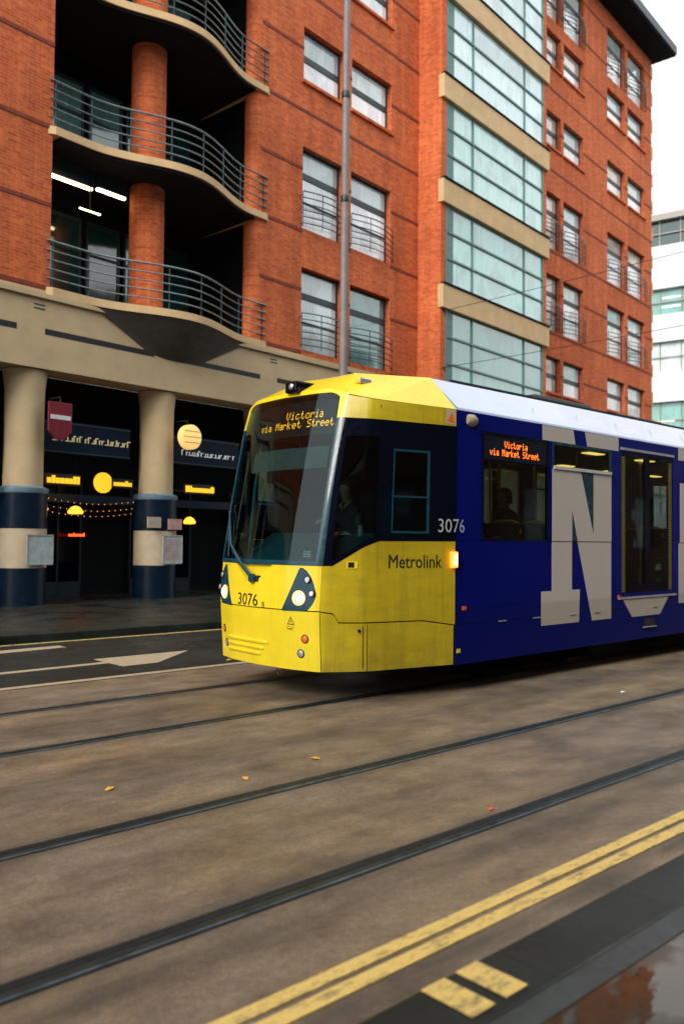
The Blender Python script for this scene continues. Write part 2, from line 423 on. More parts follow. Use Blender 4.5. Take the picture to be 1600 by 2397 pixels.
# ------------------------------------------------------------------ camera (street frame: X along the tracks, Y across, Z up)
th, pt, rl = R(47.19758), R(1.85848), .01
fwd = Vector((math.cos(th) * math.cos(pt), math.sin(th) * math.cos(pt), math.sin(pt)))
rt = Vector((math.sin(th), -math.cos(th), 0)); up = rt.cross(fwd)
r2 = rt * math.cos(rl) + up * math.sin(rl); u2 = -rt * math.sin(rl) + up * math.cos(rl)
cam = bpy.data.cameras.new('camera'); co = bpy.data.objects.new('camera', cam); C.objects.link(co)
co.matrix_world = Matrix(((r2.x, u2.x, -fwd.x, 0), (r2.y, u2.y, -fwd.y, 0), (r2.z, u2.z, -fwd.z, 1.70), (0, 0, 0, 1)))
cam.sensor_fit = 'VERTICAL'; cam.sensor_height = 36; cam.sensor_width = 24; cam.lens = 36 * 2000 / 2397
cam.clip_end = 2000; cam.clip_start = .05
cam.dof.use_dof = True; cam.dof.focus_distance = 9.2; cam.dof.aperture_fstop = 1.5
bpy.context.scene.camera = co

# ------------------------------------------------------------------ light
w = bpy.data.worlds.new('World'); bpy.context.scene.world = w; w.use_nodes = True
nt = w.node_tree; nt.nodes.clear()
sky = N(nt, 'ShaderNodeTexSky', sky_type='NISHITA'); sky.sun_disc = False
SUN_AZ = Vector((-.86, -.24, .52)).normalized()
sky.sun_elevation = math.asin(SUN_AZ.z); sky.sun_rotation = math.atan2(SUN_AZ.x, SUN_AZ.y)
sky.dust_density = 6; sky.air_density = 1.0; sky.ozone_density = 1
mxn = N(nt, 'ShaderNodeMix', data_type='RGBA'); mxn.inputs[0].default_value = .92
nt.links.new(sky.outputs[0], mxn.inputs[6]); mxn.inputs[7].default_value = (11.6, 11.7, 11.7, 1)
bg = N(nt, 'ShaderNodeBackground'); bg.inputs['Strength'].default_value = .108
wo = N(nt, 'ShaderNodeOutputWorld'); nt.links.new(mxn.outputs[2], bg.inputs[0]); nt.links.new(bg.outputs[0], wo.inputs[0])
sl = bpy.data.lights.new('sun', 'SUN'); sl.energy = 2.5; sl.angle = R(24); sl.color = (1, .95, .86)
so = bpy.data.objects.new('sun', sl); C.objects.link(so); so.rotation_euler = SUN_AZ.to_track_quat('Z', 'Y').to_euler()
vsn = bpy.context.scene.view_settings; vsn.view_transform = 'Standard'; vsn.look = 'None'; vsn.exposure = 0.36; vsn.gamma = 1

# ------------------------------------------------------------------ ground
def sheet(name, x0, x1, y0, y1, z, mat, kind='structure', thick=None):
    b = MB()
    if thick: b.box(x0, x1, y0, y1, z - thick, z)
    else: b.add([(x0, y0, z), (x1, y0, z), (x1, y1, z), (x0, y1, z)], [(0, 1, 2, 3)])
    o = b.build(name, mat); o['kind'] = kind; return o
sheet('road', -400, 900, -500, 800, -.008, M['asphalt'])
# slabs of the brown track concrete are cast between the rails, which sit in real grooves
RAILS = [3.22, 4.60, 6.71, 8.22]
edges = [2.16] + [e for r_ in RAILS for e in (r_ - .075, r_ + .075)] + [9.46]
bed = MB()
for i in range(0, len(edges), 2): bed.box(-60, 140, edges[i], edges[i + 1], -.12, 0)
o = bed.build('track_bed', M['trackbed']); o['kind'] = 'structure'; bv = o.modifiers.new('b', 'BEVEL'); bv.width = .012; bv.segments = 2
lab = ['nearest grooved steel rail set in the brown concrete', 'second grooved rail from the camera, yellow leaves beside it',
       'grooved rail under the near side of the tram', 'farthest grooved rail, next to the cream edge line']
for y, l in zip(RAILS, lab):
    rt_ = empty('rail', l, 'rail', (0, y, 0), group='grooved tram rails in the street')
    MB().prism([(-60, -.008, -.001), (-60, -.008, -.09), (-60, -.052, -.09), (-60, -.052, -.003), (-60, -.045, .0015), (-60, -.014, .0015)], (200, 0, 0)).build('rail_head', M['rail_head'], rt_)
    MB().prism([(-60, .028, -.006), (-60, .028, -.04), (-60, -.0078, -.04), (-60, -.0078, -.09), (-60, .055, -.09), (-60, .055, -.007)], (200, 0, 0)).build('groove_lip', M['steel_rail'], rt_)
    for q in (-.0745, .0552): MB().box(-60, 140, q, q + .0192 + (.003 if q < 0 else 0), -.1, -.006).build('sealant', M['black'], rt_)
o = MB().box(-60, 140, 1.78, 2.075, -.15, .10).build('kerb', M['kerb'], bevel=.015); o['kind'] = 'structure'
for i in range(0):
    pass
sheet('paving_strip', -60, 140, 1.66, 1.776, .10, M['greystrip'], thick=.2)
sheet('pavement', -60, 140, -6.0, 1.656, .098, M['near_pave'], thick=.2)
# far side
sheet('pavement', -60, 140, 13.87, 120, .12, M['far_pave'], thick=.25)
o = MB().box(-60, 140, 13.57, 13.866, -.15, .125).build('kerb', M['kerb'], bevel=.015); o['kind'] = 'structure'
def mark(name, pts, z, mat): 
    o = MB().prism([(x, y, z - .003) for x, y in pts], (0, 0, .006)).build(name, mat); o['kind'] = 'structure'; return o
mark('road_marking', [(-60, 2.462), (140, 2.462), (140, 2.535), (-60, 2.535)], .004, M['yellow_line'])
mark('road_marking', [(-60, 2.352), (140, 2.352), (140, 2.428), (-60, 2.428)], .004, M['yellow_line'])
for x0 in (2.505, 2.315):
    b = MB().box(x0, x0 + .125, 1.83, 2.062, .1025, .1065); b.box(x0, x0 + .125, 2.0755, 2.079, .0, .088)
    o = b.build('kerb_marking', M['yellow_line']); o['kind'] = 'structure'
mark('road_marking', [(-60, 9.47), (140, 9.47), (140, 9.60), (-60, 9.60)], .004, M['cream_line'])
mark('road_marking', [(-60, 13.30), (140, 13.30), (140, 13.36), (-60, 13.36)], -.002, M['yellow_line'])
mark('road_arrow', [(2.0, 10.52), (5.62, 10.66), (5.62, 10.28), (6.15, 10.30), (7.15, 11.12), (5.62, 11.12), (5.62, 10.80), (2.0, 10.66)], -.002, M['cream_line'])
mark('road_marking', [(3.4, 12.35), (5.9, 12.60), (5.9, 12.85), (3.4, 12.68)], -.002, M['cream_line'])

def leaf(x, y, z, s, rz, mat, label, tilt=.3):
    b = MB(); n = 10; pts = []
    for k in range(n):
        a = 2 * PI * k / n; rr = s * (1 if k % 2 == 0 else .72)
        px, py = rr * 1.3 * math.cos(a), rr * .8 * math.sin(a); pts.append((px, py, .004 + .25 * abs(py) + .08 * px))
    b.prism(pts, (0, 0, .0015)); b.tube([(1.2 * s, 0, .006 + .1 * s), (2.0 * s, .1 * s, .004)], .0012, 5)
    o = b.build('leaf', mat, label=label, category='leaf', group='fallen leaves on the road'); o.location = (x, y, z); o.rotation_euler = (0, 0, rz)
leaf(2.82, 5.32, .001, .035, .4, M['leaf'], 'small yellow leaf lying left of the second rail')
leaf(3.66, 4.93, .001, .030, 1.2, M['leaf'], 'yellow leaf at the edge of the second rail, left one of two')
leaf(4.40, 5.02, .001, .034, 2.2, M['leaf'], 'golden leaf beside the second rail under the tram nose')
leaf(4.42, 3.36, .001, .022, .1, M['leaf_red'], 'tiny orange red leaf beside the nearest rail')
leaf(7.05, 9.9, -.004, .045, .1, M['leaf'], 'orange yellow leaf on the far road behind the edge line')
leaf(8.98, 4.98, .001, .035, .1, M['paper'], 'small white litter scrap near the right end of the second rail')

# ------------------------------------------------------------------ tram
YC = 7.52
ROWS = [(.33, [(5.72, 0), (5.76, .5), (5.86, .87), (6.27, 1.13), (7.40, 1.385)]),
 (.97, [(5.66, 0), (5.70, .5), (5.82, .88), (6.26, 1.14), (7.40, 1.39)]),
 (1.43, [(5.68, 0), (5.72, .5), (5.85, .88), (6.27, 1.14), (7.40, 1.39)]),
 (2.2, [(5.81, 0), (5.86, .5), (5.98, .88), (6.30, 1.14), (7.40, 1.39)]),
 (3.0, [(5.97, 0), (6.02, .5), (6.14, .87), (6.36, 1.13), (7.40, 1.39)]),
 (3.30, [(6.05, 0), (6.10, .5), (6.23, .86), (6.41, 1.12), (7.40, 1.39)])]
def lin(t, z):
    s = 1 if t >= 0 else -1; t = min(abs(t), 4.0); i = min(int(t), 3); f = t - i; j = 0
    while j < len(ROWS) - 2 and z > ROWS[j + 1][0]: j += 1
    g = (z - ROWS[j][0]) / (ROWS[j + 1][0] - ROWS[j][0]); r = []
    for k in (j, j + 1):
        a, b = ROWS[k][1][i], ROWS[k][1][i + 1]; r.append((a[0] + (b[0] - a[0]) * f, a[1] + (b[1] - a[1]) * f))
    return r[0][0] + (r[1][0] - r[0][0]) * g, -s * (r[0][1] + (r[1][1] - r[0][1]) * g)
def Sf(t, z, off=0.0):
    def base(t, z):
        wd = .16 if abs(t) < 3.8 else 0; X = Y = 0
        for d in (-1, -.5, 0, .5, 1):
            x, y = lin(t + d * wd, z); X += x / 5; Y += y / 5
        return Vector((X, YC + Y, z))
    p = base(t, z)
    if off == 0: return p
    e = .02
    ta = min(t + e, 4.0); tb = max(t - e, -4.0)
    n = (base(ta, z) - base(tb, z)).cross(base(t, z + e) - base(t, z - e)).normalized()
    if n.dot(p - Vector((8.5, YC, z))) < 0: n = -n
    return p + n * off
def patch(t0, t1, zlo, zhi, nt_=24, nz=4, off=0.0, thick=.02, b=None):
    b = b or MB()
    lo = zlo if callable(zlo) else (lambda t: zlo); hi = zhi if callable(zhi) else (lambda t: zhi)
    V = []; 
    for lay in (off, off - thick):
        for i in range(nt_ + 1):
            t = t0 + (t1 - t0) * i / nt_
            for j in range(nz + 1):
                V.append(Sf(t, lo(t) + (hi(t) - lo(t)) * j / nz, lay))
    F = []; L = (nt_ + 1) * (nz + 1); q = nz + 1
    for i in range(nt_):
        for j in range(nz):
            a = i * q + j; F.append((a, a + q, a + q + 1, a + 1)); F.append((L + a, L + a + 1, L + a + q + 1, L + a + q))
    for i in range(nt_):
        a = i * q; F.append((a, L + a, L + a + q, a + q)); a += nz; F.append((a, a + q, L + a + q, L + a))
    for j in range(nz):
        F.append((j, j + 1, L + j + 1, L + j)); a = nt_ * q + j; F.append((a, L + a, L + a + 1, a + 1))
    b.add(V, F); return b
def pw(*pts):
    def f(t):
        t = abs(t) if pts[0][0] >= 0 else t
        if t <= pts[0][0]: return pts[0][1]
        for (a, za), (c, zc) in zip(pts, pts[1:]):
            if t <= c: return za + (zc - za) * (t - a) / (c - a)
        return pts[-1][1]
    return f

tram = empty('tram', 'yellow and blue tram with a lit amber destination display, running on the far track', 'tram', (0, 0, 0))
T = tram
seam = pw((2.0, .955), (2.33, .930), (2.43, .838), (3.63, .830), (4.0, .765))
G = .0065
# dark inner shell that shows in the panel gaps
sh = patch(-4, 4, .36, 1.40, 80, 4, -.075, .02)
sh.build('body_shell', M['black'], T)
patch(-2.02, 2.02, .33, .955 - G, 60, 6, 0, .025).build('bumper_panel', M['yellow'], T, smooth=True)
# front panel with the V-shaped wiper recess
vcut = pw((-2.03, 1.425), (-.78, 1.425), (-.30, 1.235), (.05, 1.235), (.55, 1.425), (2.03, 1.425))
patch(-2.03, 2.03, .955 + G, vcut, 96, 6, 0, .04).build('front_panel', M['yellow'], T, smooth=True)
patch(-.85, .62, 1.20, 1.425, 20, 3, -.045, .01).build('wiper_recess', M['yellow'], T, smooth=True)
low = lambda t: .33
side_top = pw((2.03, 1.425), (2.25, 1.425), (3.12, 1.690), (4.0, 1.695))
for s in (1, -1):
    a, c = (2.035, 4.0)
    patch(s * a, s * 2.985, .33, lambda t: seam(t) - G, 24, 5, 0, .025).build('skirt_panel', M['yellow_dirty_shaded'], T, smooth=True)
    bl = patch(s * 3.0, s * 3.985, .33, lambda t: seam(t) - G, 18, 5, 0, .025)
    bl.build('skirt_panel', M['yellow_dirty_shaded'], T, smooth=True)
    patch(s * a, s * c, lambda t: seam(t) + G, side_top, 50, 8, 0, .03).build('cab_side_panel', M['yellow_dirty_shaded'], T, smooth=True)
    patch(s * 2.06, s * c, pw((2.06, 3.0), (3.0, 2.984), (4.0, 2.981)), pw((2.06, 3.25), (3.0, 3.195), (4.0, 3.17)), 30, 2, .008, .04).build('cab_top_strip', M['yellow_dirty_shaded'], T, smooth=True)
    # black glazed band: solid frame pieces around two openings
    fr = MB()
    zb = lambda t: side_top(t) + .002
    patch(s * 2.04, s * 2.22, pw((2.04, 1.43), (2.22, 1.43)), 2.996, 4, 8, .004, .04, fr)
    patch(s * 2.22, s * 3.08, zb, lambda t: zb(t) + .055, 20, 1, .004, .04, fr)
    patch(s * 2.22, s * 3.08, 2.80, 2.984, 20, 1, .004, .04, fr)
    patch(s * 3.08, s * 3.25, zb, 2.98, 4, 4, .004, .04, fr)
    patch(s * 3.25, s * 3.68, zb, 1.775, 8, 1, .004, .04, fr)
    patch(s * 3.25, s * 3.68, 2.68, 2.98, 8, 1, .004, .04, fr)
    patch(s * 3.68, s * 4.0, zb, 2.98, 6, 4, .004, .04, fr)
    fr.build('side_glazing_band', M['blackgloss'], T, smooth=True)
    wn = patch(s * 2.22, s * 3.08, lambda t: zb(t) + .055, 2.80, 20, 6, -.004, .006).build('cab_window', M['cab_glass'], T, smooth=True)
    wf = MB()
    for (ta, tb_, z0, z1) in ((3.25, 3.68, 1.775, 1.800), (3.25, 3.68, 2.655, 2.68), (3.25, 3.262, 1.8, 2.655), (3.655, 3.68, 1.8, 2.655), (3.25, 3.68, 2.16, 2.18)):
        patch(s * ta, s * tb_, z0, z1, 4, 1, .010, .03, wf)
    f_ = wf.build('cab_window', M['teal'], T)
    patch(s * 3.262, s * 3.655, 1.80, 2.655, 6, 4, -.004, .006).build('pane', M['cab_glass'], f_)
    patch(s * 2.92, s * 2.93, .36, .80, 1, 1, .0015, .002).build('hinge_line', M['black'], T)
# teal pillars and windshield frame
fr = MB()
for s in (1, -1):
    patch(s * 1.86, s * 2.05, 1.43, 3.0, 8, 14, .010, .05, fr)
patch(-1.86, 1.86, 1.43, 1.475, 60, 1, .006, .04, fr)
fr.build('windshield_frame', M['teal'], T, smooth=True)
wtop = lambda t: 3.292 - max(0, abs(t) - 1.45) ** 2 * .42 - .0
patch(-1.86, 1.86, 1.475, wtop, 60, 14, 0, .006).build('windshield', M['windshield'], T, smooth=True)
# yellow brow above and beside the top of the windshield
br = MB()
patch(-2.08, 2.08, lambda t: wtop(t) if abs(t) < 1.86 else 3.0, lambda t: 3.34 - max(0, abs(t) - 1.4) * .10, 96, 3, .008, .05, br)
br.build('windshield_surround', M['yellow'], T, smooth=True)
# roof of the cab: centre dome plus the two bright shoulder facets
def offp(o, X, z): return (X, YC - o, z)
rf = MB()
prof_t = [i * .1 for i in range(-20, 21)]
edge = [Sf(t, 3.34 - max(0, abs(t) - 1.4) * .10, .006) for t in prof_t]
r2p = []; r3p = []
for t in prof_t:
    s = 1 if t > 0 else -1; o_ = min(abs(t) / 2, 1)
    r2p.append(offp(s * o_ * .62, 6.36 + .12 * o_ ** 2, 3.50 - .015 * o_ + .03 * (1 - o_)))
    r3p.append(offp(s * o_ * .56, 6.62 + .0 * o_, 3.585 - .0 * o_))
n = len(prof_t); V = [tuple(e) for e in edge] + r2p + r3p; F = []
for k in (0, 1):
    for i in range(n - 1): F.append((k * n + i, k * n + i + 1, (k + 1) * n + i + 1, (k + 1) * n + i))
top = [offp(-.97, 7.45, 3.59), offp(.97, 7.45, 3.59)]
V += top; F.append(tuple(range(2 * n, 3 * n)) + (3 * n + 1, 3 * n))
rf.add(V, F); rf.build('cab_roof', M['yellow'], T, smooth=True)
for s in (1, -1):
    e2 = Sf(s * 2.05, 3.262, .010); e3 = Sf(s * 2.6, 3.225, .010); e4 = Sf(s * 3.0, 3.20, .010); e5 = Sf(s * 4.0, 3.172, .010)
    i0 = n - 1 if s > 0 else 0
    A = Vector(r3p[i0]); B_ = Vector(r2p[i0]); Cc = Vector(top[1] if s > 0 else top[0])
    ed = Vector(edge[i0])
    b = MB(); b.add([ed, e2, e3, e4, e5, Cc, A, B_], [(0, 1, 7), (1, 2, 6, 7), (2, 3, 6), (3, 4, 5, 6)])
    b.build('roof_shoulder', M['yellow'], T)
# roof camera housing, marker lamp on the shoulder
b = MB(); c0 = Sf(.35, 3.34)
b.box(6.00, 6.30, c0.y - .10, c0.y + .10, 3.33, 3.46)
h = b.build('camera_housing', M['blackgloss'], T, bevel=.02)
MB().lathe([(.035, 0), (.035, -.02), (.02, -.03)], (6.0, c0.y - .03, 3.395), 14, 'x').build('lens', M['lens'], h)
m0 = Vector((6.56, 6.76, 3.44))
b = MB().box(m0.x - .09, m0.x + .09, m0.y - .05, m0.y + .05, m0.z - .02, m0.z + .05)
mk = b.build('marker_lamp', M['lens'], T, bevel=.015)
MB().lathe([(.03, -.03), (.034, 0), (.02, .03)], (m0.x - .10, m0.y - .01, m0.z + .02), 12, 'x').build('lens', M['amber'], mk)
for yy in (6.09, 8.95):
    MB().lathe([(.0, -.02), (.05, -.01), (.07, .03), (.072, .10), (.05, .15), (.02, .165)], (7.60, yy + (.05 if yy < 7 else -.05), 3.075), 20, 'x').build('door_camera', M['cream_line'], T, smooth=True)

# headlamp clusters
for s in (1, -1):
    hi = pw((.90, .955), (1.40, 1.405), (1.50, 1.400), (1.62, 1.370), (1.74, 1.315), (1.84, 1.24), (1.91, 1.15), (1.90, 1.10))
    lo = pw((.90, .948), (1.60, .955), (1.70, .97), (1.80, 1.01), (1.87, 1.06), (1.91, 1.10))
    cl = patch(s * .90, s * 1.91, lo, hi, 44, 6, .006, .03).build('headlight_cluster', M['teal'], T, smooth=True)
    for (tt, zz, r_, mm, m2) in ((1.42, 1.087, .078, M['headrim'], M['head']), (1.67, 1.281, .042, M['black'], M['lens']), (1.82, 1.137, .040, M['black'], M['lens'])):
        p = Sf(s * tt, zz, .004); nn = (Sf(s * tt, zz, .05) - p).normalized()
        q = nn.to_track_quat('Z', 'Y').to_matrix()
        def disc(r0, h0, h1, rr):
            b = MB(); b.lathe([(r0, h0), (r0, h1), (r0 * rr, h1 + .006)], (0, 0, 0), 22); b.v = [tuple(q @ Vector(v) + p) for v in b.v]; return b
        hl = disc(r_, 0, .012, .9).build('headlight', mm, cl)
        off = .58 if mm is M['headrim'] else .72
        sh_ = disc(r_ * off, .016, .022, .8)
        d = q @ Vector((0, 0, 0)); side_ = nn.cross(Vector((0, 0, 1))).normalized() * (-.022 if mm is M['headrim'] else 0)
        sh_.v = [tuple(Vector(v) + side_ * s) for v in sh_.v]
        sh_.build('bulb', m2, cl)
# bumper lamps, grille louvres, sticker
for s in (1, -1):
    for (tt, zz, mm) in ((1.58, .663, M['orange_lens']), (1.43, .507, M['lens'])):
        p = Sf(s * tt, zz, 0); nn = (Sf(s * tt, zz, .05) - p).normalized(); q = nn.to_track_quat('Z', 'Y').to_matrix()
        b = MB(); b.lathe([(.047, -.01), (.047, .004), (.040, .006)], (0, 0, 0), 20); b.v = [tuple(q @ Vector(v) + p) for v in b.v]
        ring = b.build('bumper_lamp', M['black'], T)
        b = MB(); b.lathe([(.036, 0), (.036, .009), (.022, .014), (.006, .016)], (0, 0, 0), 20); b.v = [tuple(q @ Vector(v) + p) for v in b.v]
        b.build('lens', mm, ring, smooth=True)
for k, z in enumerate((.585, .520, .455)):
    b = MB(); t0, t1 = -1.30, .40 - k * .13
    V = []; nn_ = 20
    for i in range(nn_ + 1):
        t = t0 + (t1 - t0) * i / nn_; e = min(1, i / 1.5, (nn_ - i) / 1.5)
        V += [Sf(t, z + .022, .001), Sf(t, z + .006, .004 + .020 * e), Sf(t, z - .012, .004 + .016 * e), Sf(t, z - .020, .001)]
    F = [(4 * i + j, 4 * i + 4 + j, 4 * i + 5 + j, 4 * i + 1 + j) for i in range(nn_) for j in range(3)]
    b.add(V, F); b.build('louvre', M['yellow'], T, smooth=True)
for s in (1,):
    patch(1.03, 1.29, .800, .900, 4, 2, .0015, .001).build('warning_sticker', M['sign_sticker'] if 'sign_sticker' in M else M['yellow'], T)
    st = MB()
    def sp(x, z): return Sf(1.16 + x, z, .004)
    tri = [(-.115, .805), (.115, .805), (0, .893)]; inn = [(-.085, .814), (.085, .814), (0, .876)]
    st.add([sp(*p) for p in tri] + [sp(*p) for p in inn], [(0, 1, 4, 3), (1, 2, 5, 4), (2, 0, 3, 5)])
    st.add([sp(.01, .862), sp(-.022, .835), sp(-.002, .836), sp(-.014, .818), sp(.024, .842), sp(.004, .842)], [(0, 1, 2, 3, 4, 5)])
    st.add([sp(-.13, .782), sp(.13, .782), sp(.13, .784), sp(-.13, .784)], [(0, 1, 2, 3)])
    st.build('warning_sign', M['black_vinyl'], T)
    text_mesh('Danger', .036, lambda x, y: Sf(1.03 + x / .55, .752 + y, .003)).build('warning_lettering', M['black_vinyl'], T)

# lettering
L_FRONT = .42
text_mesh('3076', .185, lambda x, y: Sf(-.66 + x / L_FRONT, .972 + y * 1.0, .004), .92).build('fleet_number', M['black_vinyl'], T)
text_mesh('B', .10, lambda x, y: Sf(.27 + x / L_FRONT, .955 + y, .004), .62).build('fleet_number', M['black_vinyl'], T)
def onside(X0, z0, off=.004):
    def f(x, y):
        X = X0 + x; t = 3 + (X - 6.29) / (7.40 - 6.29)
        if X < 7.40: 
            p = Sf(min(t, 4), z0 + y, off); return p
        return Vector((X, 6.13 - off, z0 + y))
    return f
text_mesh('Metrolink', .205, onside(6.535, 1.405), .84).build('lettering', M['black_vinyl'], T)
text_mesh('3076', .215, onside(7.150, 1.795, .012), .92, 1.02).build('fleet_number', M['white_vinyl'], T)
b = MB(); 
for (x, z) in ((6.155, 1.50),):
    pass
hp = Sf(2.68, 1.44)
patch(2.56, 2.80, 1.40, 1.475, 4, 1, .006, .005).build('door_handle', M['yellow'], T)
patch(2.59, 2.72, 1.412, 1.466, 3, 1, .009, .004).build('door_handle', M['black'], T)
p = Sf(2.85, .753, 0); MB().lathe([(.018, -.01), (.018, .012), (.01, .014)], (0, 0, 0), 14, 'y')
b = MB().lathe([(.017, -.012), (.017, 0), (.017, .004)], (p.x, p.y - .004, p.z), 14, 'y'); b.build('lock', M['black'], T)
# side indicator lamp at the cab / saloon joint
b = MB().box(7.315, 7.415, 6.095, 6.14, 1.40, 1.58); lm = b.build('indicator_lamp', M['amber'], T, bevel=.012)
box(7.335, 7.39, 6.085, 6.097, 1.425, 1.555).build('bulb', M['amber_core'], lm, bevel=.006)
# warning sticker on yellow top strip
patch(3.87, 3.99, 3.0, 3.16, 3, 1, .011, .002).build('warning_sticker', M['tan'], T)
b = MB(); q_ = [Sf(3.885, 3.03, .014), Sf(3.975, 3.02, .014), Sf(3.94, 3.13, .014)]; b.add(q_, [(0, 1, 2)]); b.build('warning_sign', M['orange_lens'], T)
# coupler ring under the bumper
b = MB(); ring = [(5.80, 7.22 + .045 * math.sin(a), .29 + .055 * math.cos(a)) for a in [2 * PI * k / 16 for k in range(17)]]
b.tube(ring, .006, 6, False); b.build('coupling_ring', M['black'], T)
# wiper: two arms and blade
pv = Sf(-.05, 1.27, .02)
b = MB(); a1 = Sf(-1.72, 2.02, .035); mid = Sf(-1.0, 1.62, .05)
b.tube([pv, Sf(-.45, 1.42, .045), mid, a1], [.024, .021, .015, .010], 8)
b.tube([pv + Vector((0, .06, .02)), Sf(-.55, 1.45, .065), Sf(-1.15, 1.66, .06), a1], .007, 6)
b.lathe([(.05, -.02), (.05, .02), (.03, .03)], tuple(pv), 16, 'x')
wp = b.build('wiper', M['teal'], T, smooth=True)
b = MB(); b.tube([Sf(-1.80, 2.10, .022), Sf(-1.60, 1.88, .02), Sf(-1.30, 1.55, .02), Sf(-1.22, 1.49, .02)], .011, 6); b.build('blade', M['black'], wp)
pv2 = box(5.66, 5.72, pv.y - .09, pv.y + .05, 1.235, 1.30); pv2.build('pivot', M['black'], wp, bevel=.01)

# front destination display
patch(-1.80, 1.88, 2.86, 3.262, 40, 3, -.09, .02).build('destination_display', M['dark'], T)
ddx = .0112; dt = ddx / .47
def frontmap(x, z):                     # x is metres along the glass from the centre
    t = x
    for _ in range(3): pass
    return Sf(t, z, -.075)
b = led_dots([('Victoria', .10, 3.050), ('via Market Street', -.80, 2.945)], .0262, .0128, .0050, lambda x, z: frontmap(x, z))
# dots are wide in t; rebuild them square
b = MB()
for txt, x0, z0 in (('Victoria', .06, 3.062), ('via Market Street', -.92, 2.955)):
    x = x0
    for ch in txt:
        for j, row in enumerate(GLY[ch].split()):
            for i, bit in enumerate(row):
                if bit == '1':
                    p = Sf(x + i * .0256, z0 + (6 - j) * .0134 + 0, -.078)
                    du = (Sf(x + .05, z0, -.078) - Sf(x - .05, z0, -.078)).normalized()
                    b.add([p + du * (.0062 * math.cos(k * PI / 3)) + Vector((0, 0, .0064 * math.sin(k * PI / 3))) for k in range(6)], [tuple(range(6))])
        x += 6 * .0256
b.build('destination_lettering', M['led'], T)
patch(-1.5, 1.55, 2.50, 2.74, 30, 2, -.13, .01).build('sun_blind', simple('blind_grey', (.085, .12, .115), .8), T)
# stickers low on the windshield
for zz in (1.54, 1.565, 1.515): patch(1.42, 1.66, zz, zz + .016, 3, 1, -.010, .002).build('windshield_sticker', M['white_vinyl'], T)

